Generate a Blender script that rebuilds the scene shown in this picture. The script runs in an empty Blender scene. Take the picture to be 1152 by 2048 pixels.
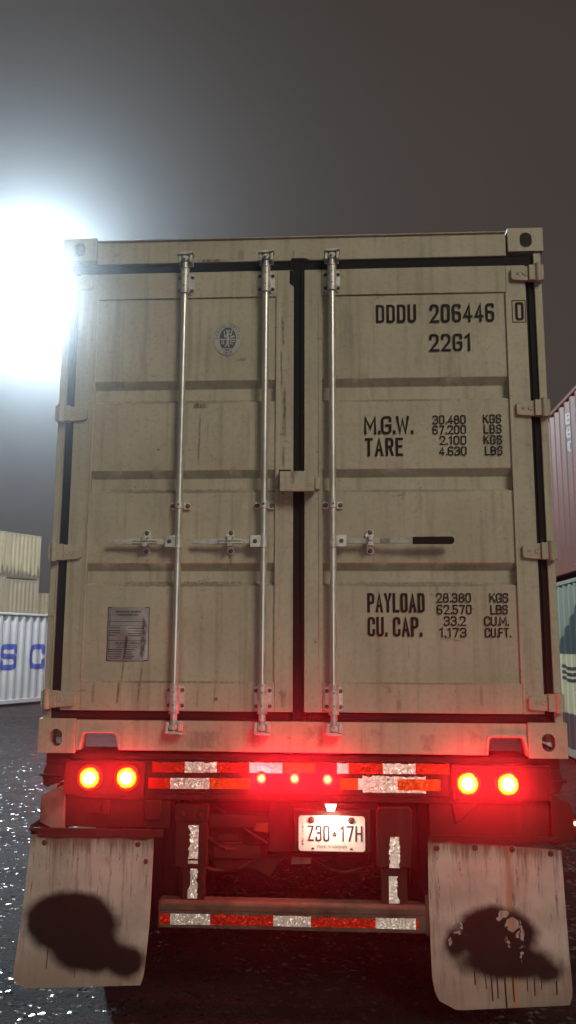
import bpy, math, random
from mathutils import Vector, Matrix
R = math.radians
random.seed(7)
S = bpy.context.scene
COL = S.collection
ZB = 1.14            # height of the container floor frame above the ground

# ------------------------------------------------------------------ camera
cd = bpy.data.cameras.new('camera'); cam = bpy.data.objects.new('camera', cd); COL.objects.link(cam)
CAMP = Vector((0.17258, -3.9184, ZB + 0.50905))
yaw, pitch, roll = 0.057272, 0.161096, 0.0040912
fw = Vector((-math.sin(yaw)*math.cos(pitch), math.cos(yaw)*math.cos(pitch), math.sin(pitch)))
rt = Vector((math.cos(yaw), math.sin(yaw), 0)); up = rt.cross(fw)
r2 = math.cos(roll)*rt + math.sin(roll)*up; u2 = -math.sin(roll)*rt + math.cos(roll)*up
cam.matrix_world = Matrix(((r2.x, u2.x, -fw.x, CAMP.x), (r2.y, u2.y, -fw.y, CAMP.y), (r2.z, u2.z, -fw.z, CAMP.z), (0, 0, 0, 1)))
cd.sensor_fit = 'VERTICAL'; cd.sensor_height = 34.6; cd.lens = 34.6*1630/2048
cd.clip_start = 0.05; cd.clip_end = 500
S.camera = cam

# ------------------------------------------------------------------ night sky, key light, exposure
W = bpy.data.worlds.new('World'); S.world = W; W.use_nodes = True
wn = W.node_tree; wn.nodes.clear()
wo = wn.nodes.new('ShaderNodeOutputWorld'); wb = wn.nodes.new('ShaderNodeBackground')
wg = wn.nodes.new('ShaderNodeTexCoord'); ws = wn.nodes.new('ShaderNodeSeparateXYZ'); wr = wn.nodes.new('ShaderNodeValToRGB')
wn.links.new(wg.outputs['Generated'], ws.inputs[0]); wk = wn.nodes.new('ShaderNodeTexNoise'); wk.inputs['Scale'].default_value = 2.2; wk.inputs['Detail'].default_value = 4   # low uneven cloud
wm = wn.nodes.new('ShaderNodeMath'); wm.operation = 'MULTIPLY_ADD'; wm.inputs[1].default_value = .30
wn.links.new(wg.outputs['Generated'], wk.inputs['Vector']); wn.links.new(wk.outputs['Fac'], wm.inputs[0]); wn.links.new(ws.outputs['Z'], wm.inputs[2]); wn.links.new(wm.outputs[0], wr.inputs[0])
wr.color_ramp.elements[0].position = 0.12; wr.color_ramp.elements[0].color = (0.082, 0.065, 0.060, 1)   # city glow on low cloud
wr.color_ramp.elements[1].position = 0.88; wr.color_ramp.elements[1].color = (0.044, 0.032, 0.025, 1)
wn.links.new(wr.outputs[0], wb.inputs[0]); wb.inputs[1].default_value = 1.0
wn.links.new(wb.outputs[0], wo.inputs[0])

sd = bpy.data.lights.new('yard_light', 'SUN'); sun = bpy.data.objects.new('yard_light', sd); COL.objects.link(sun)
sd.energy = 1.75; sd.angle = R(20); sd.color = (1.0, 0.90, 0.70)
sun.rotation_euler = Vector((-0.45, 0.72, -0.55)).to_track_quat('-Z', 'Y').to_euler()
sun.location = (7, -12, 9)

S.view_settings.view_transform = 'Standard'; S.view_settings.look = 'None'
S.view_settings.exposure = 0; S.view_settings.gamma = 1
cy = S.cycles
cy.use_denoising = True; cy.max_bounces = 6; cy.diffuse_bounces = 2; cy.glossy_bounces = 3
cy.volume_bounces = 0; cy.sample_clamp_indirect = 4; cy.transparent_max_bounces = 8

# ------------------------------------------------------------------ node helpers
class NT:
    def __init__(s, name):
        s.mat = bpy.data.materials.new(name); s.mat.use_nodes = True; s.t = s.mat.node_tree; s.t.nodes.clear()
        s.out = s.t.nodes.new('ShaderNodeOutputMaterial'); s._geo = None; s._xyz = None
    def n(s, ty, **kw):
        nd = s.t.nodes.new(ty)
        for k, v in kw.items(): setattr(nd, k, v)
        return nd
    def set(s, sock, v):
        if isinstance(v, bpy.types.NodeSocket): s.t.links.new(v, sock)
        elif v is not None:
            if isinstance(v, tuple) and len(v) == 3 and sock.type == 'RGBA': v = v + (1,)
            sock.default_value = v
    def math(s, op, a, b=None, c=None, clamp=False):
        nd = s.n('ShaderNodeMath', operation=op, use_clamp=clamp)
        for i, x in enumerate((a, b, c)):
            if x is not None: s.set(nd.inputs[i], x)
        return nd.outputs[0]
    def pos(s):
        if s._geo is None: s._geo = s.n('ShaderNodeNewGeometry').outputs['Position']
        return s._geo
    def obj(s): return s.n('ShaderNodeTexCoord').outputs['Object']
    def xyz(s, v=None):
        if v is None:
            if s._xyz is None:
                nd = s.n('ShaderNodeSeparateXYZ'); s.set(nd.inputs[0], s.pos()); s._xyz = nd.outputs
            return s._xyz
        nd = s.n('ShaderNodeSeparateXYZ'); s.set(nd.inputs[0], v); return nd.outputs
    def scaled(s, v, sc, loc=(0, 0, 0)):
        nd = s.n('ShaderNodeMapping'); s.set(nd.inputs['Vector'], v); nd.inputs['Scale'].default_value = sc; nd.inputs['Location'].default_value = loc
        return nd.outputs[0]
    def noise(s, scale=1, v=None, det=4, rough=.55, dist=0):
        nd = s.n('ShaderNodeTexNoise'); s.set(nd.inputs['Vector'], v if v is not None else s.pos())
        nd.inputs['Scale'].default_value = scale; nd.inputs['Detail'].default_value = det
        nd.inputs['Roughness'].default_value = rough; nd.inputs['Distortion'].default_value = dist
        return nd.outputs['Fac']
    def voro(s, scale=1, v=None, feature='F1', out='Distance'):
        nd = s.n('ShaderNodeTexVoronoi', feature=feature); s.set(nd.inputs['Vector'], v if v is not None else s.pos())
        nd.inputs['Scale'].default_value = scale
        return nd.outputs[out]
    def step(s, x, a, b):           # smooth 0..1 between a and b (a may exceed b)
        nd = s.n('ShaderNodeMapRange', interpolation_type='SMOOTHSTEP'); s.set(nd.inputs['Value'], x)
        lo, hi = (a, b) if a < b else (b, a)
        nd.inputs['From Min'].default_value = lo; nd.inputs['From Max'].default_value = hi
        nd.inputs['To Min'].default_value = 0 if a < b else 1; nd.inputs['To Max'].default_value = 1 if a < b else 0
        return nd.outputs[0]
    def mix(s, f, a, b):
        nd = s.n('ShaderNodeMix', data_type='RGBA'); s.set(nd.inputs[0], f); s.set(nd.inputs[6], a); s.set(nd.inputs[7], b)
        return nd.outputs[2]
    def bump(s, h, strength=.3, dist=.01, normal=None):
        nd = s.n('ShaderNodeBump'); s.set(nd.inputs['Height'], h); nd.inputs['Strength'].default_value = strength
        nd.inputs['Distance'].default_value = dist
        if normal is not None: s.set(nd.inputs['Normal'], normal)
        return nd.outputs[0]
    def pbr(s, color, rough=.5, metal=0., normal=None, emit=None, estr=0, spec=.5):
        p = s.n('ShaderNodeBsdfPrincipled')
        s.set(p.inputs['Base Color'], color); s.set(p.inputs['Roughness'], rough); s.set(p.inputs['Metallic'], metal)
        s.set(p.inputs['Specular IOR Level'], spec)
        if normal is not None: s.set(p.inputs['Normal'], normal)
        if emit is not None: s.set(p.inputs['Emission Color'], emit); s.set(p.inputs['Emission Strength'], estr)
        s.t.links.new(p.outputs[0], s.out.inputs[0]); return p
    def streaks(s, items, nz):
        """stains and painted-in shade lines, each with its own place: (x, z0, z1, halfwidth, strength, slant)"""
        X, _, Z = s.xyz(); acc = 0.0
        brk = s.math('MULTIPLY_ADD', s.step(s.noise(1, s.scaled(s.pos(), (70, 70, 34)), det=6, rough=.75), .40, .52), .6, .4)
        for (x, z0, z1, hw, st, sl) in items:
            cx = s.math('MULTIPLY_ADD', s.math('SUBTRACT', Z, z0), sl, x)
            d = s.math('ABSOLUTE', s.math('SUBTRACT', X, cx))
            d = s.math('MULTIPLY_ADD', s.math('SUBTRACT', nz, .5), hw*2.2, d)
            a = s.math('MULTIPLY', s.step(d, hw, hw*.3), brk)
            zn = s.math('MULTIPLY_ADD', s.math('SUBTRACT', nz, .5), (z1-z0)*.5, Z)
            e = (z1-z0)*.18
            a = s.math('MULTIPLY', a, s.math('MULTIPLY', s.step(zn, z0-e*.2, z0+e), s.step(zn, z1+e*.2, z1-e)))
            acc = s.math('MAXIMUM', acc, s.math('MULTIPLY', a, st))
        return acc

def simple(name, col, rough=.5, metal=0., var=.25, scale=14, bump=.0):
    t = NT(name); nz = t.noise(scale, det=6)
    lo = tuple(c*(1-var) for c in col); hi = tuple(min(1, c*(1+var)) for c in col)
    nm = t.bump(t.noise(scale*6, det=4), bump, .004) if bump else None
    t.pbr(t.mix(t.step(nz, .3, .7), lo, hi), t.math('MULTIPLY_ADD', nz, .3, rough-.15), metal, nm)
    return t.mat

def tan_paint(name, streaks=None, rust=.0):
    t = NT(name); p = t.pos()
    big = t.noise(2.2, det=5); fine = t.noise(45, det=5, rough=.65)
    vs = t.noise(1, t.scaled(p, (22, 22, 1.1)), det=6, rough=.6)
    c = t.mix(t.step(big, .3, .72), (.315, .288, .222), (.392, .360, .282))
    c = t.mix(t.math('MULTIPLY', t.step(vs, .48, .70), .55), c, (.205, .182, .135))
    c = t.mix(t.math('MULTIPLY', t.step(fine, .46, .74), .30), c, (.165, .142, .10))
    scuff = t.noise(1, t.scaled(p, (6, 6, 15)), det=8, rough=.7, dist=.6)
    c = t.mix(t.math('MULTIPLY', t.step(scuff, .63, .69), .60), c, (.11, .092, .07))
    spk = t.noise(70, det=2)
    c = t.mix(t.math('MULTIPLY', t.step(spk, .71, .75), .6), c, (.06, .045, .035))
    if streaks:
        nz = t.noise(1, t.scaled(p, (55, 55, 14)), det=5, rough=.7)
        m = t.streaks(streaks, nz)
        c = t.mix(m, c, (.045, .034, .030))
    if rust:
        rn = t.noise(7, det=8, rough=.7)
        c = t.mix(t.math('MULTIPLY', t.step(rn, .62-.1*rust, .74), rust), c, (.10, .06, .035))
    h = t.math('ADD', t.math('MULTIPLY', big, .6), t.math('MULTIPLY', fine, .06))
    t.pbr(c, t.math('MULTIPLY_ADD', fine, .25, .40), 0, t.bump(h, .35, .012), spec=.4)
    return t.mat

DOOR_STAINS_SHADE = [
    (-.58, 2.842, 2.868, .44, .5, 0), (-.58, 2.382, 2.410, .44, .55, 0), (-.58, 1.922, 1.952, .44, .6, 0), (.58, 2.380, 2.404, .43, .4, 0), (.58, 1.922, 1.950, .44, .5, 0), (-.58, 1.464, 1.476, .44, .6, 0), (.58, 1.466, 1.476, .44, .5, 0), (.5, 3.396, 3.404, .42, .5, 0), (-.55, 3.396, 3.404, .42, .4, 0),  # dark lines: lip shade painted in along the groove bottoms, with ledge dirt
    (-.862, 1.365, 1.475, .010, .85, .08), (-.845, 1.47, 1.57, .004, .8, .06), (-.765, 1.36, 1.57, .004, .75, .09),
    (-.080, 3.13, 3.29, .010, .75, -.02), (-.085, 2.90, 3.13, .006, .7, -.02), (-.072, 2.66, 2.93, .012, .75, .0),
    (-.075, 2.50, 2.62, .010, .6, .0), (-.500, 2.815, 2.845, .045, .8, .0), (-.500, 2.52, 2.80, .007, .6, .02),
    (-.455, 2.66, 2.74, .005, .35, .0), (-.335, 2.055, 2.075, .012, .8, .0), (-.330, 2.02, 2.15, .006, .6, .0), (-.070, 1.35, 1.44, .018, .55, .0),
    (-.48, 1.345, 1.46, .006, .45, .05), (-.40, 1.36, 1.47, .004, .5, .08), (-.39, 1.385, 1.40, .012, .9, .0),
    (-.62, 2.60, 2.78, .004, .30, .0), (-.40, 2.12, 2.29, .004, .3, .0), (-.06, 2.44, 2.49, .02, .5, 0),
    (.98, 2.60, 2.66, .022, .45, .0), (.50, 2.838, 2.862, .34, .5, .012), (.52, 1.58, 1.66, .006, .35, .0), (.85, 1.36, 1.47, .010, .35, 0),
    (.36, 2.04, 2.08, .005, .4, 0), (.75, 2.0, 2.03, .10, .35, 0), (.24, 3.02, 3.34, .05, .22, 0), (.60, 2.98, 3.2, .03, .18, 0),
    (-.29, 3.06, 3.078, .03, .5, 0), (-.67, 3.16, 3.2, .006, .5, 0), (-.70, 2.60, 2.61, .01, .9, 0), (.47, 1.345, 1.40, .02, .4, 0),
    (-.98, 1.36, 1.47, .010, .4, 0), (-.215, 2.6, 2.78, .004, .3, 0)]
M = {}
M['tan'] = tan_paint('tan_container_paint', None, .35)
M['door'] = tan_paint('tan_door_paint', DOOR_STAINS_SHADE, .18)
M['sill'] = tan_paint('tan_sill_paint', [(-.45, 1.16, 1.25, .10, .45, .1), (.10, 1.17, 1.28, .02, .4, 0), (-.2, 1.16, 1.26, .03, .4, 0), (.6, 1.16, 1.24, .04, .35, 0)], .6)
M['header'] = tan_paint('tan_header_paint', [(-.44, 3.595, 3.612, .09, .8, 0), (-.15, 3.595, 3.62, .05, .7, 0), (-.30, 3.6, 3.66, .02, .4, 0), (-.03, 3.6, 3.65, .008, .5, 0)], .3)
t = NT('black_door_rubber'); t.pbr(t.mix(t.noise(9), (.004, .004, .005), (.010, .010, .011)), .6, 0, t.bump(t.noise(60), .2, .003), spec=.12); M['rubber'] = t.mat
M['zinc'] = simple('galvanised_steel', (.60, .61, .575), .36, .72, var=.10, scale=9, bump=.03)
M['zinc_dull'] = simple('dull_galvanised_bracket', (.48, .48, .46), .45, .45, var=.22, scale=30, bump=.08)
M['handle'] = simple('worn_steel_handle', (.30, .30, .285), .5, .4, var=.25, scale=25, bump=.05)
M['bolt'] = simple('dark_bolt_steel', (.09, .085, .08), .5, .6)
t = NT('black_plastic_grip'); t.pbr((.004, .004, .005), .5, spec=.15); M['black_grip'] = t.mat
t = NT('black_stencil_paint'); t.pbr(t.mix(t.step(t.noise(60, det=6, rough=.7), .5, .75), (.009, .008, .008), (.05, .044, .035)), .6, spec=.15); M['ink'] = t.mat
M['void'] = simple('dark_interior', (.012, .010, .009), .8)
M['seal_paper'] = simple('grey_white_sticker', (.34, .345, .34), .45, var=.12)
M['seal_dark'] = simple('dark_blue_grey_print', (.045, .055, .065), .5)

def chassis_paint(name, col, mud=(.05, .036, .028)):
    t = NT(name); n1 = t.noise(5, det=8, rough=.68); n2 = t.noise(38, det=6, rough=.7)
    vs = t.noise(1, t.scaled(t.pos(), (18, 18, 2)), det=6, rough=.65)
    c = t.mix(t.step(n1, .38, .66), col, mud)
    c = t.mix(t.math('MULTIPLY', t.step(vs, .55, .72), .7), c, tuple(x*1.9 for x in mud))
    c = t.mix(t.math('MULTIPLY', t.step(n2, .58, .75), .5), c, (.012, .010, .009))
    t.pbr(c, t.math('MULTIPLY_ADD', n2, .35, .40), 0, t.bump(t.math('ADD', n1, t.math('MULTIPLY', n2, .5)), .6, .006), spec=.18)
    return t.mat
M['frame'] = chassis_paint('grimy_dark_red_chassis_paint', (.044, .011, .009), (.032, .016, .013))
M['panel'] = chassis_paint('dirty_dark_lamp_panel_paint', (.040, .011, .009), (.028, .015, .012))
M['under'] = chassis_paint('black_road_grime', (.028, .008, .007), (.026, .013, .010))
M['guard'] = chassis_paint('scuffed_steel_guard', (.10, .075, .055), (.045, .033, .026))
M['bracket'] = chassis_paint('dirty_grey_bracket_paint', (.16, .14, .12), (.06, .045, .036))
M['rusty'] = chassis_paint('rusty_lens_holder', (.10, .035, .02), (.05, .025, .02))

def emitter(name, centre, edge, r, s0, s1, mid=None):
    """a lamp lens: hot in front of the bulb, dimmer towards its rim (object coordinates, origin at lens centre)"""
    t = NT(name)
    v = t.n('ShaderNodeVectorMath', operation='LENGTH'); s_ = t.xyz(t.obj()); cmb = t.n('ShaderNodeCombineXYZ')
    t.set(cmb.inputs[0], s_[0]); t.set(cmb.inputs[2], s_[2]); t.set(v.inputs[0], cmb.outputs[0])
    d = t.math('DIVIDE', v.outputs['Value'], r)
    wob = t.voro(90, t.obj()); d = t.math('MULTIPLY_ADD', wob, .12, d)
    f = t.step(d, .88, 1.10)
    if mid: col = t.mix(f, t.mix(t.step(d, .45, .80), centre, mid), edge)
    else: col = t.mix(f, centre, edge)
    st = t.math('MULTIPLY_ADD', f, s1 - s0, s0)
    t.pbr((.25, .01, .008), .25, 0, None, col, st)
    t.mat.cycles.emission_sampling = 'NONE'
    return t.mat
M['tail'] = emitter('lit_red_tail_lens', (1, .68, .34), (1, .035, .006), .050, 4.4, 1.3, (1, .29, .0))
M['marker'] = emitter('lit_red_marker_lens', (1, .42, .08), (1, .02, .006), .023, 4.2, .9, (1, .12, .0))
M['white_lens'] = emitter('lit_plate_lamp_lens', (1, .90, .62), (1, .62, .25), .04, 5.0, 3.0)
M['amber'] = emitter('lit_amber_marker_lens', (1, .75, .4), (1, .3, .08), .01, 2.5, 1.6)
M['flood'] = emitter('lit_floodlight_lens', (.86, .97, 1), (.8, .95, 1), .17, 60, 45)
M['red_rim'] = simple('red_lens_rim', (.35, .012, .010), .3)

def tape_mat(name, col, spec):
    """prismatic safety tape: a cell pattern of tiny facets tipped a little upwards, grime on top"""
    t = NT(name); p = t.pos()
    dirt = t.noise(1, t.scaled(p, (26, 26, 40)), det=7, rough=.7); d2 = t.noise(1, t.scaled(p, (90, 90, 22)), det=5, rough=.7)
    cell = t.voro(210, p, out='Color'); edge = t.voro(130, p, feature='DISTANCE_TO_EDGE')
    m = t.math('MAXIMUM', t.math('MULTIPLY', t.step(dirt, .60, .66), .9), t.math('MULTIPLY', t.step(d2, .54, .70), .6))
    m = t.math('MAXIMUM', m, t.math('MULTIPLY', t.step(edge, .07, .02), .25))
    base = t.mix(m, col, (.06, .045, .035))
    nv = t.n('ShaderNodeVectorMath', operation='MULTIPLY_ADD'); t.set(nv.inputs[0], cell)
    nv.inputs[1].default_value = (.40, .0, .32); nv.inputs[2].default_value = (-.18, -1, .0)
    nn = t.n('ShaderNodeVectorMath', operation='NORMALIZE'); t.set(nn.inputs[0], nv.outputs[0])
    g = t.n('ShaderNodeBsdfAnisotropic'); t.set(g.inputs['Color'], t.mix(m, spec, (.02, .015, .012))); g.inputs['Roughness'].default_value = .30
    t.set(g.inputs['Normal'], nn.outputs[0])
    df = t.n('ShaderNodeBsdfDiffuse'); t.set(df.inputs[0], base)
    mx = t.n('ShaderNodeMixShader'); mx.inputs[0].default_value = .55
    t.t.links.new(df.outputs[0], mx.inputs[1]); t.t.links.new(g.outputs[0], mx.inputs[2]); t.t.links.new(mx.outputs[0], t.out.inputs[0])
    return t.mat
M['tape_w'] = tape_mat('white_reflective_tape', (.80, .77, .70), (.95, .92, .85))
M['tape_r'] = tape_mat('red_reflective_tape', (.42, .016, .012), (.90, .05, .02))
M['tape_o'] = tape_mat('orange_red_reflective_tape', (.55, .045, .015), (1, .13, .02))

def flap_mat(name, ells, tail, drips, scrapes, seed, soft, rust):
    t = NT(name); X, _, Z = t.xyz(); p = t.pos()
    v1 = t.noise(1, t.scaled(p, (34, 34, 2.2), (seed, 0, 0)), det=7, rough=.7); n1 = t.noise(4, det=6); n2 = t.noise(60, det=5, rough=.7)
    c = t.mix(t.step(n1, .3, .7), (.27, .25, .228), (.43, .405, .37))
    c = t.mix(t.math('MULTIPLY', t.step(v1, .48, .68), .62), c, (.14, .10, .075))
    top = t.step(t.math('MULTIPLY_ADD', t.step(v1, .35, .65), .07, Z), .72, .80)
    c = t.mix(t.math('MULTIPLY', top, .75), c, (.10, .06, .045))
    low = t.step(t.math('MULTIPLY_ADD', n1, -.25, Z), .26, .0)
    c = t.mix(t.math('MULTIPLY', low, .65), c, (.15, .11, .08))
    c = t.mix(t.math('MULTIPLY', t.step(n2, .60, .78), .5), c, (.10, .075, .06))
    dash = t.math('MULTIPLY', t.step(t.noise(1, t.scaled(p, (60, 60, 7), (seed*3, 0, 1)), det=6, rough=.75), .585, .64), t.step(Z, .34, .60))
    c = t.mix(t.math('MULTIPLY', dash, .8), c, (.035, .022, .018))
    if rust:
        rx = t.math('ABSOLUTE', t.math('SUBTRACT', X, rust)); rx = t.math('MULTIPLY_ADD', t.math('SUBTRACT', v1, .5), .03, rx)
        c = t.mix(t.math('MULTIPLY', t.step(rx, .022, .004), .6), c, (.30, .14, .05))
    wob = t.noise(9, det=6, rough=.65); d = None
    for (cx, cz, a, b) in ells:
        dx = t.math('DIVIDE', t.math('SUBTRACT', X, cx), a); dz = t.math('DIVIDE', t.math('SUBTRACT', Z, cz), b)
        q = t.math('SQRT', t.math('ADD', t.math('MULTIPLY', dx, dx), t.math('MULTIPLY', dz, dz)))
        q = t.math('MULTIPLY', t.math('SUBTRACT', q, 1), min(a, b))
        d = q if d is None else t.math('SMOOTH_MIN', d, q, .03)
    d = t.math('MULTIPLY_ADD', t.math('SUBTRACT', wob, .5), .045, d)
    fz = t.noise(300, det=2); d = t.math('MULTIPLY_ADD', t.math('SUBTRACT', fz, .5), soft*.6, d)
    m = t.step(d, soft, -soft*.8)
    for (x, z0, z1, hw) in drips:
        dx = t.math('ABSOLUTE', t.math('SUBTRACT', X, t.math('MULTIPLY_ADD', n1, .02, x-.01)))
        a = t.math('MULTIPLY', t.step(dx, hw, hw*.5), t.math('MULTIPLY', t.step(Z, z0, z0+.006), t.step(Z, z1+.01, z1)))
        m = t.math('MAXIMUM', m, a)
    for (cx, cz, a, b, th) in scrapes:
        dx = t.math('DIVIDE', t.math('SUBTRACT', X, cx), a); dz = t.math('DIVIDE', t.math('SUBTRACT', Z, cz), b)
        q = t.math('ADD', t.math('MULTIPLY', dx, dx), t.math('MULTIPLY', dz, dz))
        sn = t.noise(1, t.scaled(p, (30, 30, 22), (cx*9, 0, cz*7)), det=5, rough=.6, dist=.5)
        m = t.math('SUBTRACT', m, t.math('MULTIPLY', t.math('MULTIPLY', t.step(q, 1.6, .9), t.step(t.math('MULTIPLY_ADD', q, -.13, sn), th-.02, th+.02)), .9), clamp=True)
    c = t.mix(t.math('MULTIPLY', m, .985), c, (.005, .0045, .0045))
    t.pbr(c, .62, 0, t.bump(t.math('ADD', n1, t.math('MULTIPLY', n2, .1)), .3, .01), spec=.12)
    return t.mat
M['flap_l'] = flap_mat('dirty_white_flap_with_soft_black_spray', [(-1.035, .395, .222, .128), (-.95, .285, .17, .09), (-.775, .245, .088, .064)], 0,
                       [(-1.13, .20, .30, .003), (-1.0, .17, .24, .002)], [], 3.1, .024, 0)
M['flap_r'] = flap_mat('dirty_white_flap_with_dripping_black_spray', [(.875, .385, .175, .115), (.92, .28, .20, .07), (1.085, .245, .065, .042), (.70, .35, .05, .06)], 0,
                       [(.775, .185, .24, .004), (.82, .17, .24, .003), (.845, .125, .24, .0045), (.87, .135, .24, .004), (.905, .100, .24, .005), (.94, .125, .24, .004),
                        (1.0, .165, .22, .0035), (1.03, .15, .22, .004), (1.06, .175, .22, .003), (1.125, .155, .21, .0045)],
                       [(.915, .462, .034, .022, .42), (.957, .432, .036, .030, .40), (.985, .385, .020, .045, .42), (.925, .375, .030, .035, .52), (.705, .415, .030, .030, .45), (.984, .29, .010, .055, .42), (.675, .355, .012, .03, .5), (.735, .385, .02, .02, .52)], 8.4, .022, .945)

# ------------------------------------------------------------------ mesh helper
class MB:
    def __init__(s): s.v = []; s.f = []; s.m = []
    def add(s, vs, fs, m=0):
        o = len(s.v); s.v += [tuple(x) for x in vs]; s.f += [tuple(i+o for i in q) for q in fs]; s.m += [m]*len(fs); return s
    def box(s, x0, x1, y0, y1, z0, z1, m=0):
        return s.add([(x0, y0, z0), (x1, y0, z0), (x1, y1, z0), (x0, y1, z0), (x0, y0, z1), (x1, y0, z1), (x1, y1, z1), (x0, y1, z1)],
                     [(0, 3, 2, 1), (4, 5, 6, 7), (0, 1, 5, 4), (1, 2, 6, 5), (2, 3, 7, 6), (3, 0, 4, 7)], m)
    def prism(s, poly, a0, a1, axis='y', m=0):
        """poly in the other two axes (x,z for y; y,z for x; x,y for z)"""
        def P(u, w, a): return {'y': (u, a, w), 'x': (a, u, w), 'z': (u, w, a)}[axis]
        n = len(poly)
        return s.add([P(u, w, a0) for u, w in poly] + [P(u, w, a1) for u, w in poly],
                     [tuple(range(n)), tuple(range(2*n-1, n-1, -1))] + [(i, i+n, (i+1) % n + n, (i+1) % n) for i in range(n)], m)
    def cyl(s, p0, p1, r0, r1=None, n=20, m=0, caps=True):
        r1 = r0 if r1 is None else r1
        p0 = Vector(p0); p1 = Vector(p1); d = (p1-p0).normalized()
        a = d.orthogonal().normalized(); b = d.cross(a)
        vs = [p0 + r0*(math.cos(k*2*math.pi/n)*a + math.sin(k*2*math.pi/n)*b) for k in range(n)] + \
             [p1 + r1*(math.cos(k*2*math.pi/n)*a + math.sin(k*2*math.pi/n)*b) for k in range(n)]
        fs = [(k, (k+1) % n, (k+1) % n + n, k+n) for k in range(n)]
        if caps: fs += [tuple(range(n-1, -1, -1)), tuple(range(n, 2*n))]
        return s.add(vs, fs, m)
    def lathe(s, c, d, prof, n=28, m=0, sx=1., sz=1.):
        """prof: (radius, distance along d) from centre c"""
        c = Vector(c); d = Vector(d).normalized(); a = Vector((1, 0, 0)) if abs(d.x) < .9 else Vector((0, 1, 0)); a = (a - a.dot(d)*d).normalized(); b = d.cross(a)
        vs = []; fs = []
        for r, h in prof:
            for k in range(n):
                t = k*2*math.pi/n; vs.append(c + d*h + r*(sx*math.cos(t)*a + sz*math.sin(t)*b))
        for i in range(len(prof)-1):
            for k in range(n):
                fs.append((i*n+k, i*n+(k+1) % n, (i+1)*n+(k+1) % n, (i+1)*n+k))
        fs.append(tuple(range((len(prof)-1)*n, len(prof)*n)))
        return s.add(vs, fs, m)
    def tube(s, pts, r, n=10, m=0):
        for i in range(len(pts)-1): s.cyl(pts[i], pts[i+1], r, r, n, m)
        return s
    def ring(s, outer, hole, a0, a1, axis='y', m=0, n=40):
        """plate outer=(u0,u1,w0,w1) with an oval hole=(cu,cw,ru,rw,straight)"""
        u0, u1, w0, w1 = outer; cu, cw, ru, rw, st = hole
        ang = sorted(set([round(k*2*math.pi/n, 6) for k in range(n)] + [round(math.atan2(w-cw, u-cu) % (2*math.pi), 6) for u in (u0, u1) for w in (w0, w1)]))
        O = []; I = []
        for t in ang:
            c, q = math.cos(t), math.sin(t)
            k = min(((u1-cu)/c if c > 1e-9 else (u0-cu)/c if c < -1e-9 else 9e9), ((w1-cw)/q if q > 1e-9 else (w0-cw)/q if q < -1e-9 else 9e9))
            O.append((cu+k*c, cw+k*q)); I.append((cu+ru*c, cw+rw*q + (st if q > 0 else -st)))
        N = len(ang)
        def P(u, w, a): return {'y': (u, a, w), 'x': (a, u, w), 'z': (u, w, a)}[axis]
        vs = [P(*x, a0) for x in O] + [P(*x, a0) for x in I] + [P(*x, a1) for x in O] + [P(*x, a1) for x in I]
        fs = []
        for i in range(N):
            j = (i+1) % N
            fs += [(i, j, N+j, N+i), (2*N+j, 2*N+i, 3*N+i, 3*N+j), (j, i, 2*N+i, 2*N+j), (N+i, N+j, 3*N+j, 3*N+i)]
        return s.add(vs, fs, m)
    def build(s, name, mats, parent=None, bevel=0, smooth=True, local=False):
        me = bpy.data.meshes.new(name)
        off = Vector((0, 0, 0))
        if parent is not None and not local:
            q = parent
            while q is not None: off += q.location; q = q.parent
        me.from_pydata([tuple(Vector(v) - off) for v in s.v], [], s.f)
        for mt in (mats if isinstance(mats, (list, tuple)) else [mats]): me.materials.append(mt)
        me.polygons.foreach_set('material_index', s.m); me.update()
        if smooth:
            me.shade_smooth(); me.set_sharp_from_angle(angle=R(27))
        o = bpy.data.objects.new(name, me); COL.objects.link(o); o.parent = parent
        if bevel:
            b = o.modifiers.new('bevel', 'BEVEL'); b.width = bevel; b.segments = 2; b.limit_method = 'ANGLE'; b.angle_limit = R(40)
        return o

def empty(name, label, cat, loc=(0, 0, 0), rz=0, group=None):
    o = bpy.data.objects.new(name, None); COL.objects.link(o); o.location = loc; o.rotation_euler = (0, 0, rz)
    o['label'] = label; o['category'] = cat
    if group: o['group'] = group
    return o
def structure(o, kind='structure'): o['kind'] = kind; return o

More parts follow.
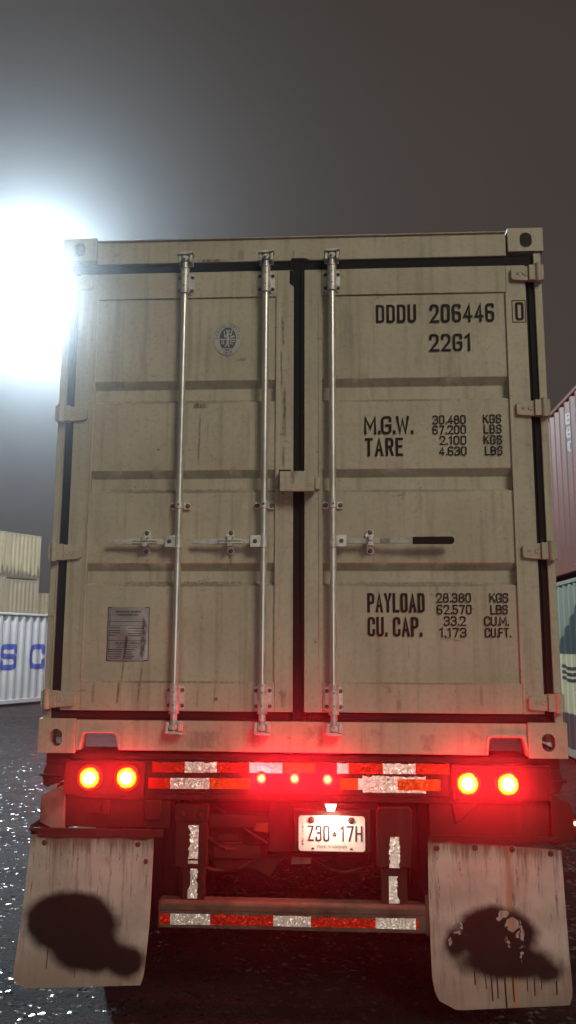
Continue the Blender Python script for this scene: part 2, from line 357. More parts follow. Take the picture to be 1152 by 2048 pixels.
# ------------------------------------------------------------------ stroke lettering (narrow stencil grotesque)
G = {
 'D': (1, [[(0, 0), (0, 1), (1, 1, 1), (1, 0, 1), (0, 0)]]), 'U': (1, [[(0, 1), (0, 0, 1), (1, 0, 1), (1, 1)]]),
 '0': (1, [[(.5, 1), (1, 1, 1), (1, 0, 1), (0, 0, 1), (0, 1, 1), (.5, 1)]]), '1': (.62, [[(.1, .84), (.75, 1), (.75, 0)]]),
 '2': (1, [[(0, .76), (0, 1, 1), (1, 1, 1), (1, .58, .6), (0, 0), (1.05, 0)]]),
 '3': (1, [[(0, .8), (0, 1, 1), (1, 1, 1), (1, .53, .8), (.35, .53)], [(.35, .53), (1, .53, .8), (1, 0, 1), (0, 0, 1), (0, .2)]]),
 '4': (1, [[(.76, 0), (.76, 1), (0, .27), (1.05, .27)]]), '6': (1, [[(1, .88), (1, 1, 1), (0, 1, 1), (0, 0, 1), (1, 0, 1), (1, .54, 1), (0, .54)]]),
 '7': (1, [[(0, 1), (1, 1), (.38, 0)]]),
 '5': (1, [[(.95, 1), (.05, 1), (.05, .55), (1, .6, 1), (1, 0, 1), (0, 0, 1), (0, .2)]]),
 '8': (1, [[(.5, .53), (.06, .53, 1), (.06, 1, 1), (.94, 1, 1), (.94, .53, 1), (.5, .53)], [(.5, .53), (0, .53, 1), (0, 0, 1), (1, 0, 1), (1, .53, 1), (.5, .53)]]),
 'G': (1, [[(1, .78), (1, 1, 1), (0, 1, 1), (0, 0, 1), (1, 0, 1), (1, .48), (.55, .48)]]), 'C': (1, [[(1, .72), (1, 1, 1), (0, 1, 1), (0, 0, 1), (1, 0, 1), (1, .28)]]),
 'S': (1, [[(1, .76), (1, 1, 1), (0, 1, 1), (0, .53, 1), (1, .53, 1), (1, 0, 1), (0, 0, 1), (0, .24)]]), 'M': (1.25, [[(0, 0), (0, 1), (.5, .3), (1, 1), (1, 0)]]),
 'W': (1.35, [[(0, 1), (.24, 0), (.5, .85), (.76, 0), (1, 1)]]), 'T': (.95, [[(0, 1), (1, 1)], [(.5, 1), (.5, 0)]]),
 'A': (1.1, [[(0, 0), (.5, 1), (1, 0)], [(.2, .3), (.8, .3)]]), 'R': (1, [[(0, 0), (0, 1), (1, 1, 1), (1, .5, 1), (0, .5)], [(.55, .5), (1.02, 0)]]),
 'P': (1, [[(0, 0), (0, 1), (1, 1, 1), (1, .48, 1), (0, .48)]]), 'B': (1, [[(0, 0), (0, 1), (.95, 1, 1), (.95, .54, 1), (0, .54)], [(.4, .54), (1, .54, 1), (1, 0, 1), (0, 0)]]),
 'E': (.9, [[(1, 1), (0, 1), (0, 0), (1, 0)], [(0, .53), (.85, .53)]]), 'F': (.9, [[(1, 1), (0, 1), (0, 0)], [(0, .52), (.85, .52)]]), 'L': (.88, [[(0, 1), (0, 0), (1, 0)]]),
 'H': (1, [[(0, 0), (0, 1)], [(1, 0), (1, 1)], [(0, .52), (1, .52)]]), 'K': (1, [[(0, 0), (0, 1)], [(1, 1), (0, .42)], [(.38, .62), (1.02, 0)]]),
 'Y': (1.05, [[(0, 1), (.5, .45), (1, 1)], [(.5, .45), (.5, 0)]]), 'O': (1.05, [[(.5, 1), (1, 1, 1), (1, 0, 1), (0, 0, 1), (0, 1, 1), (.5, 1)]]),
 'Z': (1, [[(0, 1), (1, 1), (0, 0), (1, 0)]]), 'N': (1.05, [[(0, 0), (0, 1), (1, 0), (1, 1)]]), 'I': (.2, [[(.5, 0), (.5, 1)]]), 'V': (1.05, [[(0, 1), (.5, 0), (1, 1)]]),
 'J': (.9, [[(1, 1), (1, 0, 1), (0, 0, 1), (0, .25)]]), '.': (.3, [[(.5, 0), (.5, .085)]]), '-': (.6, [[(0, .5), (1, .5)]]), ' ': (.62, []), '/': (.6, [[(0, 0), (1, 1)]])}
def rounded(pts, rad):
    out = []
    for i, q in enumerate(pts):
        x, z, r = q
        if r and 0 < i < len(pts)-1:
            P = Vector((x, z)); A = Vector(pts[i-1][:2]) - P; B = Vector(pts[i+1][:2]) - P
            k = min(rad*r, A.length*.49, B.length*.49); a = P + A.normalized()*k; b = P + B.normalized()*k
            for j in range(7):
                t = j/6; out.append((1-t)**2*a + 2*t*(1-t)*P + t*t*b)
        else: out.append(Vector((x, z)))
    res = [out[0]]
    for q in out[1:]:
        if (q-res[-1]).length > 1e-6: res.append(q)
    return res
def strokes(text, x0, x1, z0, h, w, gap=.42):
    """polylines (list of 2D points) for a line of text fitted between x0 and x1"""
    tot = sum(G[c][0] for c in text); gl = (w + .11*h) * (gap/.42)
    gs = [gl*(.55 if a in ' .' or b in ' ' else .8 if b == '.' else 1) for a, b in zip(text, text[1:])] + [0]
    u = (x1-x0-w-sum(gs))/tot; x = x0 + w/2; out = []
    for c, gl in zip(text, gs):
        cw, st = G[c]
        for poly in st:
            pts = [(x + q[0]*cw*u, z0 + w/2 + q[1]*(h-w), (q[2] if len(q) > 2 else 0)) for q in poly]
            out.append(rounded(pts, .36*u + w*.25))
        x += cw*u + gl
    return out
def ribbon(mb, pts, w, place, k=0):
    n = len(pts); L = []; Rr = []
    closed = (pts[0]-pts[-1]).length < 1e-5
    if closed: pts = pts[:-1]; n -= 1
    for i in range(n):
        if closed: a = pts[i]-pts[i-1]; b = pts[(i+1) % n]-pts[i]
        else:
            a = pts[i]-pts[i-1] if i else pts[1]-pts[0]; b = pts[i+1]-pts[i] if i < n-1 else a
        a = a.normalized(); b = b.normalized(); t = (a+b)
        t = t.normalized() if t.length > 1e-6 else a
        nn = Vector((-t.y, t.x)); c = max(.5, nn.dot(Vector((-a.y, a.x))))
        o = nn*(w/2/c); p = pts[i].copy()
        if not closed and i == 0: p -= a*w*.5
        if not closed and i == n-1: p += b*w*.5
        L.append(p+o); Rr.append(p-o)
    vs = [place(q.x, q.y, k % 5 + .8*i/n) for i, q in enumerate(L)] + [place(q.x, q.y, k % 5 + .8*i/n) for i, q in enumerate(Rr)]
    m = n if closed else n-1
    mb.add(vs, [(i, n+i, n+(i+1) % n, (i+1) % n) for i in range(m)])
def text(mb, s, x0, x1, z0, h, w, place, gap=.42):
    for k, pts in enumerate(strokes(s, x0, x1, z0, h, w, gap)): ribbon(mb, pts, w, place, k)
def front(y):                      # lay lettering on a plane facing -y
    return lambda x, z, k: (x, y - .0003*k, z)
def painted(mb, polys, w, cell, prof, y0):
    """lettering that follows a corrugated side: cells of the side inside the strokes"""
    xs = [p.x for q in polys for p in q]; zs = [p.y for q in polys for p in q]
    nx = int((max(xs)-min(xs)+w)/cell)+1; nz = int((max(zs)-min(zs)+w)/cell)+1; X0 = min(xs)-w/2; Z0 = min(zs)-w/2
    seg = [(q[i], q[i+1]) for q in polys for i in range(len(q)-1)]
    for i in range(nx):
        j0 = None
        for j in range(nz+1):
            c = Vector((X0+(i+.5)*cell, Z0+(j+.5)*cell)); hit = False
            if j < nz:
                for a, b in seg:
                    d = b-a; t = max(0, min(1, (c-a).dot(d)/max(1e-9, d.length_squared)))
                    if (a+d*t-c).length < w/2: hit = True; break
            if hit and j0 is None: j0 = j
            if not hit and j0 is not None:
                xa, xb = X0+i*cell, X0+(i+1)*cell; za, zb = Z0+j0*cell, Z0+j*cell
                ya, yb = prof(xa)-y0, prof(xb)-y0
                mb.add([(xa, ya, za), (xb, yb, za), (xb, yb, zb), (xa, ya, zb)], [(0, 1, 2, 3)]); j0 = None

# ------------------------------------------------------------------ ground
t = NT('wet_asphalt'); p = t.pos()
n0 = t.noise(.35, det=4); n1 = t.noise(2.5, det=6, rough=.65); n2 = t.noise(55, det=5, rough=.75); n3 = t.noise(14, det=5, rough=.6)
tr = t.noise(1, t.scaled(p, (.25, 1.2, 1)), det=5)
vor = t.voro(75)
c = t.mix(t.step(n1, .35, .7), (.008, .0074, .0072), (.018, .0168, .016))
c = t.mix(t.math('MULTIPLY', t.step(n2, .55, .8), .5), c, (.034, .032, .031))
ice = t.math('MULTIPLY', t.step(t.noise(30, det=6, rough=.8), .63, .68), t.step(n0, .35, .6))
c = t.mix(t.math('MULTIPLY', ice, .8), c, (.10, .098, .098))
h = t.math('ADD', t.math('MULTIPLY', n2, .8), t.math('ADD', t.math('MULTIPLY', vor, .6), t.math('MULTIPLY', n3, .9)))
bn = t.bump(h, .9, .016)
# wet stones of the surface: every cell a small facet of its own tilt
fc = t.voro(48, p, out='Color'); pick = t.xyz(fc)
nv = t.n('ShaderNodeVectorMath', operation='MULTIPLY_ADD'); t.set(nv.inputs[0], fc); nv.inputs[1].default_value = (.8, .8, 0); nv.inputs[2].default_value = (-.4, -.4, 1)
wob = t.n('ShaderNodeTexNoise'); t.set(wob.inputs['Vector'], p); wob.inputs['Scale'].default_value = 70
nw = t.n('ShaderNodeVectorMath', operation='MULTIPLY_ADD'); t.set(nw.inputs[0], wob.outputs['Color']); nw.inputs[1].default_value = (.7, .7, 0); t.set(nw.inputs[2], nv.outputs[0])
nf = t.n('ShaderNodeVectorMath', operation='SUBTRACT'); t.set(nf.inputs[0], nw.outputs[0]); nf.inputs[1].default_value = (.35, .35, 0)
nn = t.n('ShaderNodeVectorMath', operation='NORMALIZE'); t.set(nn.inputs[0], nf.outputs[0])
a = t.n('ShaderNodeBsdfPrincipled'); t.set(a.inputs['Base Color'], c); t.set(a.inputs['Roughness'], t.math('MULTIPLY_ADD', t.step(tr, .40, .64), .15, .55)); a.inputs['Specular IOR Level'].default_value = .12; t.set(a.inputs['Normal'], bn)
b = t.n('ShaderNodeBsdfPrincipled'); t.set(b.inputs['Base Color'], c); b.inputs['Roughness'].default_value = .22; b.inputs['Specular IOR Level'].default_value = .5; t.set(b.inputs['Normal'], nn.outputs[0])
m = t.n('ShaderNodeMixShader'); t.set(m.inputs[0], t.math('MULTIPLY', t.step(t.noise(6, det=3), .42, .55), t.step(pick[2], .72, .77)))
t.t.links.new(a.outputs[0], m.inputs[1]); t.t.links.new(b.outputs[0], m.inputs[2]); t.t.links.new(m.outputs[0], t.out.inputs[0])
M['ground'] = t.mat
structure(MB().add([(-90, -25, 0), (70, -25, 0), (70, 95, 0), (-90, 95, 0)], [(0, 1, 2, 3)]).build('ground', M['ground'], smooth=False))

# ------------------------------------------------------------------ background containers
def side_profile(L, pitch=.278, dep=.036):
    pts = []; x = .12
    while x < L-.12-pitch:
        for fx, y in ((0, .0), (.072, .0), (.139, dep), (.211, dep)): pts.append((x+fx, .02+y))
        x += pitch
    pts.append((x, .02)); pts.append((L-.1, .02)); pts.insert(0, (.1, .02))
    return pts
def prof_at(pts, x):
    for (a, ya), (b, yb) in zip(pts, pts[1:]):
        if a <= x <= b and b > a: return ya + (yb-ya)*(x-a)/(b-a)
    return .02
def cargo(L, H, mat, castmat, root, wall_mat=None):
    """parts of a corrugated box: local x along its length, y across, seen side at y=0"""
    Wd = 2.438; pr = side_profile(L); sh = side_profile(Wd)
    def sheet(prof, fn, z0, z1, name, m):
        mb = MB(); n = len(prof); mb.add([fn(a, b, z0) for a, b in prof] + [fn(a, b, z1) for a, b in prof], [(i, i+1, n+i+1, n+i) for i in range(n-1)])
        return mb.build(name, m, root, smooth=False, local=True)
    wm = wall_mat or mat
    sheet(pr, lambda a, b, z: (a, b, z), .15, H-.06, 'side_panel', wm)
    sheet(pr, lambda a, b, z: (a, Wd-b, z), .15, H-.06, 'side_panel', mat)
    sheet(sh, lambda a, b, z: (b, a, z), .15, H-.1, 'end_panel', mat)
    sheet(sh, lambda a, b, z: (L-b, a, z), .15, H-.1, 'end_panel', mat)
    MB().box(.05, L-.05, .04, Wd-.04, H-.05, H-.03).build('roof', mat, root, local=True)
    MB().box(.1, L-.1, .06, Wd-.06, .09, .12).build('floor', M['void'], root, local=True)
    for x in (0, L-.1):
        for y in (0, Wd-.1): MB().box(x, x+.1, y, y+.1, .118, H-.118).build('corner_post', mat, root, .012, local=True)
    mb = MB()
    for y in (.004, Wd-.054):
        mb.box(.178, L-.178, y, y+.05, .05, .155); mb.box(.178, L-.178, y, y+.05, H-.07, H-.012)
    for x in (.004, L-.064):
        mb.box(x, x+.06, .162, Wd-.162, .05, .155); mb.box(x, x+.06, .162, Wd-.162, H-.11, H-.012)
    mb.build('rail', mat, root, .008, local=True)
    for x in (0, L-.178):
        for y in (0, Wd-.162):
            for z in (0, H-.118):
                mb = MB().box(x, x+.178, y, y+.162, z, z+.118)
                yy = y-.003 if y == 0 else y+.150
                mb.lathe((x+.089, y if y == 0 else y+.162, z+.06), (0, -1 if y == 0 else 1, 0), [(.042, .002), (.036, .0025)], 16, 1, 1, .75)
                mb.lathe((x if x == 0 else x+.178, y+.081, z+.06), (-1 if x == 0 else 1, 0, 0), [(.042, .002), (.036, .0025)], 16, 1, 1, .75)
                mb.build('corner_casting', [castmat, M['void']], root, .006, local=True)
    return pr

def box_paint(name, col, dirt, band=None, low=None):
    t = NT(name); o = t.obj(); x, y, z = t.xyz(o)
    n1 = t.noise(1.3, o, det=6); vs = t.noise(1, t.scaled(o, (9, 9, .7)), det=7, rough=.68); n2 = t.noise(30, o, det=5, rough=.7)
    c = t.mix(t.step(n1, .3, .72), tuple(k*.86 for k in col), tuple(min(1, k*1.06) for k in col))
    if band: c = band(t, c, x, y, z, vs)
    c = t.mix(t.math('MULTIPLY', t.step(vs, .56, .74), .5), c, dirt)
    c = t.mix(t.math('MULTIPLY', t.step(n2, .62, .8), .4), c, tuple(k*.5 for k in dirt))
    if low: c = t.mix(t.math('MULTIPLY', t.step(t.math('MULTIPLY_ADD', t.step(vs, .36, .72), -low, z), .20, .10), .8), c, tuple(k*.3 for k in dirt))
    t.pbr(c, .5, 0, t.bump(n2, .15, .004), spec=.4)
    return t.mat
# white container with the blue letters, on the ground to the left
D0 = Vector((.370, .929)); P0 = Vector((-8.53, 17.36))
o0 = P0 - D0*4.7
M['white_box'] = box_paint('weathered_white_paint', (.37, .40, .45), (.26, .24, .22))
sc = empty('shipping_container', 'white corrugated container with big blue letters S C, on the ground at far left', 'container', (o0.x, o0.y, .02), math.atan2(D0.y, D0.x), 'stacked cargo containers')
prS = cargo(12.19, 2.45, M['white_box'], M['white_box'], sc)
M['blue'] = simple('blue_letter_paint', (.035, .060, .30), .5, var=.2, scale=5)
mb = MB(); mc = MB()
painted(mb, strokes('S', 4.63, 5.25, .93, .68, .135), .135, .0139, lambda x: prof_at(prS, x), .004)
painted(mc, strokes('C', 5.71, 6.33, .93, .68, .135), .135, .0139, lambda x: prof_at(prS, x), .004)
mb.build('letter', M['blue'], sc, smooth=False, local=True); mc.build('letter', M['blue'], sc, smooth=False, local=True)

# cream stack, ends towards the camera, behind the white container
M['cream'] = box_paint('cream_paint_scuffed_low', (.84, .80, .58), (.48, .43, .31), low=.85)
M['cream2'] = box_paint('greyed_cream_paint', (.66, .62, .50), (.40, .36, .28))
M['cream3'] = box_paint('pale_cream_paint', (.84, .80, .60), (.50, .45, .33))
ea = R(150); ey = Vector((-math.sin(ea), math.cos(ea)))
lab = {(0, 0): 'cream container at the bottom of the end-on stack, hidden behind the white lettered container',
       (0, 1): 'greyish cream container end under the scuffed top one, just above the white lettered container',
       (0, 2): 'cream container end with black scuffs along its bottom, topmost behind the white one',
       (1, 0): 'cream container at the bottom of the stack cut by the left photo edge',
       (1, 1): 'greyish cream container of the middle tier at the left photo edge',
       (1, 2): 'cream container of the top tier cut off by the left photo edge'}
cream = {}
for col_ in (0, 1):
    q = Vector((-16.85, 42.3)) + ey*2.48*col_
    for tier in (0, 1, 2):
        r = empty('shipping_container', lab[(col_, tier)], 'container', (q.x, q.y, .02+2.60*tier), ea, 'stacked cargo containers')
        cargo(6.06, 2.59, M['cream'] if tier == 2 else M['cream2'], M['cream3'], r)
for tier in (0, 1):
    r = empty('shipping_container', ('pale cream container farthest back, its top just showing right of the cream stack' if tier else 'pale cream container underneath the farthest one, out of sight at the back'),
              'container', (-27.0, 53.0, .02+2.60*tier), R(4), 'stacked cargo containers')
    cargo(12.19, 2.59, M['cream3'], M['cream3'], r)

# stack to the right of the truck
def green_band(t, c, x, y, z, vs):
    zz = t.math('MULTIPLY_ADD', vs, .03, z)
    diag = t.math('SUBTRACT', t.math('ADD', z, t.math('MULTIPLY', t.math('SUBTRACT', x, 5.4), -.55)), 1.86)
    c = t.mix(t.step(diag, -.02, .02), (.030, .062, .062), c)
    b = t.math('MULTIPLY', t.step(zz, .66, .68), t.step(zz, 1.53, 1.51))
    c = t.mix(b, c, (.56, .50, .32))
    lo = t.step(zz, .68, .66)
    c = t.mix(lo, c, (.045, .060, .062))
    for z0 in (1.14, 1.225, 1.31):
        w = t.math('MULTIPLY_ADD', t.math('SINE', t.math('MULTIPLY', x, 7.0)), .018, z)
        s = t.math('MULTIPLY', t.step(t.math('ABSOLUTE', t.math('SUBTRACT', w, z0)), .030, .022), t.math('MULTIPLY', t.step(x, 5.16, 5.18), t.step(x, 5.92, 5.9)))
        c = t.mix(s, c, (.03, .04, .045))
    return c
M['red_box'] = box_paint('faded_red_brown_paint', (.225, .070, .050), (.14, .075, .055))
M['green_box'] = box_paint('faded_green_paint', (.25, .28, .21), (.22, .21, .16))
M['green_side'] = box_paint('green_side_with_cream_band', (.25, .28, .21), (.17, .17, .13), band=green_band)
gr = empty('shipping_container', 'green container with cream band and black wavy lines, under the red one at right', 'container', (3.55, 13.9, .02), R(-90), 'stacked cargo containers')
cargo(12.19, 2.59, M['green_box'], M['green_box'], gr, M['green_side'])
rd = empty('shipping_container', 'faded red brown container with white codes, stacked on the green one at right', 'container', (3.55, 13.9, 2.64), R(-90), 'stacked cargo containers')
prR = cargo(12.19, 2.62, M['red_box'], M['red_box'], rd)
M['white_paint'] = simple('worn_white_code_paint', (.42, .38, .34), .5, var=.35, scale=12)
for s_, a, b, z in (('BL', 6.02, 6.26, 2.20), ('L', 6.40, 6.51, 2.20), ('8F', 6.02, 6.26, 1.99), ('2', 6.40, 6.51, 1.99), ('0P', 6.04, 6.26, 1.78), ('4', 6.40, 6.55, 1.50)):
    mb = MB(); painted(mb, strokes(s_, a, b, z, .17, .035), .035, .0139, lambda x: prof_at(prR, x), .004)
    mb.build('code', M['white_paint'], rd, smooth=False, local=True)

# ------------------------------------------------------------------ floodlight mast
M['mast'] = simple('galvanised_mast', (.30, .30, .30), .5, .5)
ma = empty('floodlight_mast', 'tall floodlight mast with blazing white lamps at upper left', 'light mast', (-5.3, 14.7, 0))
MB().cyl((-5.3, 14.7, 0), (-5.3, 14.7, 10.1), .11, .06, 16).build('pole', M['mast'], ma)
MB().tube([(-5.3, 14.7, 9.95), (-5.9, 14.5, 10.1), (-7.75, 14.2, 10.05)], .035).build('arm', M['mast'], ma)
LC = Vector((-6.9, 14.0, 9.82))
aim = (Vector(CAMP) - LC).normalized()
for k in range(4):
    c = Vector((LC.x + (k-1.5)*.42, LC.y, LC.z))
    hd = MB().lathe(c - aim*.02, -aim, [(.19, 0), (.19, .05), (.12, .16), (.06, .22)], 20).build('floodlight', M['mast'], ma)
    d = MB().lathe((0, 0, 0), (0, -1, 0), [(.175, 0), (.15, .02), (.09, .03), (.02, .033)], 24).build('lens', M['flood'], hd, local=True)
    d.location = c - ma.location; d.rotation_euler = aim.to_track_quat('-Y', 'Z').to_euler()
    MB().tube([c, (c.x, c.y+.20, c.z+.2)], .02, 8).build('yoke', M['mast'], hd)
fl = bpy.data.lights.new('floodlight_beam', 'SPOT'); flo = bpy.data.objects.new('floodlight_beam', fl); COL.objects.link(flo)
fl.energy = 11500; fl.color = (.72, .90, 1.0); fl.spot_size = R(150); fl.spot_blend = .5; fl.shadow_soft_size = .25
flo.location = LC + aim*.22; flo.rotation_euler = aim.to_track_quat('-Z', 'Y').to_euler()

# unseen fifth head and beam, added to brighten the container rows
bk = (Vector((-10.5, 24, 1.5)) - LC).normalized(); c = LC + Vector((-.35, .35, -.05))
hd = MB().lathe(c - bk*.02, -bk, [(.19, 0), (.19, .05), (.12, .16), (.06, .22)], 20).build('floodlight', M['mast'], ma)
d = MB().lathe((0, 0, 0), (0, -1, 0), [(.175, 0), (.15, .02), (.09, .03), (.02, .033)], 24).build('lens', M['flood'], hd, local=True)
d.location = c - ma.location; d.rotation_euler = bk.to_track_quat('-Y', 'Z').to_euler()
f2 = bpy.data.lights.new('added_row_beam', 'SPOT'); fo2 = bpy.data.objects.new('added_row_beam', f2); COL.objects.link(fo2)
f2.energy = 9500; f2.color = (.97, .97, 1.0); f2.spot_size = R(140); f2.spot_blend = .7; f2.shadow_soft_size = .25
fo2.location = c + bk*.2; fo2.rotation_euler = bk.to_track_quat('-Z', 'Y').to_euler()

# ------------------------------------------------------------------ the container on the trailer
C0 = empty('shipping_container', 'tan twenty foot container on the trailer, doors shut, black weight markings on the right door', 'container', (0, 0, ZB))
H = 2.591
# walls, roof, floor
pr = side_profile(6.058)
for sx in (-1, 1):
    mb = MB(); n = len(pr)
    mb.add([(sx*(1.219-b), .05+a*.985, ZB+.16) for a, b in pr] + [(sx*(1.219-b), .05+a*.985, ZB+H-.06) for a, b in pr], [(i, i+1, n+i+1, n+i) for i in range(n-1)])
    mb.build('side_panel', M['tan'], C0, smooth=False)
    MB().box(sx*1.212-.03, sx*1.212+.03 if sx < 0 else sx*1.212+.005, .18, 5.88, ZB+.05, ZB+.16).build('side_rail', M['tan'], C0)
MB().box(-1.19, 1.19, .10, 6.04, ZB+H-.05, ZB+H-.03).build('roof', M['tan'], C0)
MB().box(-1.19, 1.19, .14, 6.0, ZB+.125, ZB+.15).build('floor', M['void'], C0)
MB().box(-1.19, 1.19, 6.0, 6.05, ZB+.0, ZB+H-.05).build('end_panel', M['tan'], C0)
mb = MB()
for k in range(12): mb.box(-1.18, 1.18, .5+k*.46, .56+k*.46, ZB+.045, ZB+.125)
mb.build('cross_members', M['under'], C0)
MB().box(-1.17, 1.17, .075, .095, ZB+.15, ZB+H-.1).build('door_backing', M['void'], C0)
# frame
MB().box(-1.052, 1.048, -.002, .11, 3.594, 3.722).add([(-1.052, -.012, 3.716), (1.048, -.012, 3.716), (1.048, .12, 3.735), (-1.052, .12, 3.735), (-1.052, -.012, 3.724), (1.048, -.012, 3.724), (1.048, .12, 3.742), (-1.052, .12, 3.742)],
     [(0, 3, 2, 1), (4, 5, 6, 7), (0, 1, 5, 4), (1, 2, 6, 5), (2, 3, 7, 6), (3, 0, 4, 7)]).build('door_header', M['header'], C0, .004)
def sill_poly():
    P = [(-1.056, 1.154), (-1.030, 1.154), (-1.018, 1.222), (-1.006, 1.231), (-.874, 1.231), (-.862, 1.222), (-.846, 1.154),
         (.874, 1.150), (.882, 1.219), (.892, 1.228), (1.026, 1.228), (1.036, 1.219), (1.046, 1.150), (1.058, 1.150), (1.058, 1.292), (-1.056, 1.292)]
    return P
MB().prism(sill_poly(), .0, .05).build('door_sill', M['sill'], C0, .003)
for x0, x1 in ((-1.020, -.860), (.880, 1.038)):
    mb = MB()
    q = .006
    mb.prism([(x0-.022, 1.156), (x0-.010, 1.156), (x0+.002, 1.224), (x0+.014, 1.234), (x1-.014, 1.234), (x1-.002, 1.224), (x1+.012, 1.156), (x1+.024, 1.156),
              (x1+.010, 1.232), (x1-.006, 1.245), (x0+.006, 1.245), (x0-.010, 1.232)], -.006, .052)
    mb.box(x0-.012, x1+.012, .055, 1.0, 1.238, 1.246)
    mb.build('pocket_rim', M['sill'], C0, .002)
for sx in (-1, 1):
    MB().box(min(sx*1.219, sx*1.183), max(sx*1.219, sx*1.183), .0, .05, 1.27, 3.61).box(min(sx*1.219, sx*1.17), max(sx*1.219, sx*1.17), .0505, .15, 1.27, 3.61)\
        .box(min(sx*1.186, sx*1.180), max(sx*1.186, sx*1.180), -.008, .03, 1.27, 3.60).build('corner_post', M['tan'], C0, .004)
# corner castings
def casting(sx, top):
    x0, x1 = (sx*1.232, sx*1.056); xa, xb = min(x0, x1), max(x0, x1)
    z0, z1 = (3.612, 3.737) if top else (ZB, 1.298)
    ho = (1.146*sx, 3.672 if top else 1.210, .030, .030, .010)
    mb = MB().ring((xa, xb, z0, z1), ho, -.012, .02)
    a, b = (xa, xa+.028) if sx < 0 else (xb-.028, xb)
    mb.ring((.0205, .17, z0, z1), (.085, ho[1], .036, .022, .008), a, b, 'x')
    ia, ib = (xa+.0285, xb) if sx < 0 else (xa, xb-.0285)
    mb.box(ia, ib, .0205, .17, z1-.022, z1-.001)
    if not top: mb.box(ia, ib, .0205, .17, z0+.001, z0+.022)
    else: mb.box(ia, ib, .0205, .17, z0+.001, z0+.014)
    c, d = (xb-.02, xb-.001) if sx < 0 else (xa+.001, xa+.02)
    mb.box(c, d, .021, .17, z0+.023, z1-.023)
    return mb.build('corner_casting', M['tan'], C0, .005)
for sx in (-1, 1):
    for tp in (0, 1): casting(sx, tp)
# doors
YF, YP = -.004, .004
GROOVE = [(2.962, 2.848), (2.500, 2.388), (2.039, 1.929)]
def door(sx):
    def X(a, b): return (sx*a, sx*b) if sx > 0 else (sx*b, sx*a)
    mb = MB()
    mb.box(*X(.027, .113), YF, .045, 1.336, 3.541); mb.box(*X(1.040, 1.137), YF, .045, 1.336, 3.541)
    mb.box(*X(.1135, 1.0395), YF, .045, 3.400, 3.541); mb.box(*X(.1135, 1.0395), YF, .045, 1.336, 1.473)
    mb.box(*X(.096, .116), YF-.003, .0, 1.473, 3.400); mb.box(*X(1.034, 1.046), YF-.003, .0, 1.473, 3.400)
    prof = [(3.400, YP)]
    for a, b in GROOVE: prof += [(a, YP), (a-.038, YP+.032), (b+.012, YP+.032), (b, YP)]
    prof.append((1.473, YP)); xa, xb = X(.1135, 1.0395)
    # panel: groove profile swept across, many columns so that slight dents can show
    nx = 13; vs = []; fs = []; rnd = random.Random(3+sx)
    zz = []
    for (za, ya), (zb, yb) in zip(prof, prof[1:]):
        k = 5 if abs(za-zb) > .2 else 1
        for j in range(k): zz.append((za+(zb-za)*j/k, ya+(yb-ya)*j/k, k > 1 and j > 0))
    zz.append((prof[-1][0], prof[-1][1], False))
    for z, y, free in zz:
        for i in range(nx):
            vs.append((xa+(xb-xa)*i/(nx-1), y + (rnd.uniform(-.0022, .0022) if 0 < i < nx-1 and free else 0), z))
    for j in range(len(zz)-1):
        for i in range(nx-1): fs.append((j*nx+i, j*nx+i+1, (j+1)*nx+i+1, (j+1)*nx+i))
    mb.add(vs, fs)
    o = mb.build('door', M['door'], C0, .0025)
    g = MB()
    g.box(*X(.03, 1.181), .008, .04, 3.542, 3.5935); g.box(*X(.03, 1.181), .008, .04, 1.2925, 1.3355)
    g.box(*X(1.1375, 1.181), .008, .04, 1.336, 3.5415)
    g.box(*X(1.15, 1.1785), .002, .007, 1.34, 3.54); g.box(*X(.05, 1.14), .001, .007, 1.303, 1.327)
    if sx < 0:
        g.prism([(-.0265, 1.293), (.0265, 1.293), (.0265, 3.50), (.0265, 3.6), (-.0265, 3.6), (-.0265, 3.50)], .002, .041)
        g.prism([(-.052, 3.544), (-.030, 3.535), (-.030, 3.60), (-.052, 3.59)], .003, .0075)
        g.prism([(-.04, 3.5945), (.055, 3.5945), (.04, 3.602), (.02, 3.606), (-.04, 3.606)], -.006, .007)
        g.prism([(-.048, 3.47), (-.027, 3.45), (-.027, 3.538), (-.048, 3.538)], -.0075, .0)
        g.tube([(.012, -.0, 1.31), (.012, -.0, 3.52)], .006, 8)
    g.build('gasket', M['rubber'], o, .002)
    return o
DL, DR = door(-1), door(1)
# hinges
def hinge(sx, z):
    mb = MB()
    P = [(1.064, z-.026), (1.075, z-.034), (1.150, z-.040), (1.150, z+.036), (1.075, z+.030), (1.064, z+.022)]
    mb.prism([(sx*a, b) for a, b in P], -.022, -.0045)
    mb.box(*sorted((sx*1.1505, sx*1.222)), -.034, .02, z-.041, z+.038)
    mb.cyl((sx*1.196, -.030, z-.048), (sx*1.196, -.030, z+.046), .016, n=16)
    for xx, r in ((1.098, .008), (1.132, .013)): mb.lathe((sx*xx, -.022, z), (0, -1, 0), [(r, 0), (r, .003), (r*.6, .004), (r*.55, .002)], 16)
    return mb.build('hinge', M['tan'], C0, .004)
for sx in (-1, 1):
    for z in (3.490, 2.792, 2.092, 1.391): hinge(sx, z)
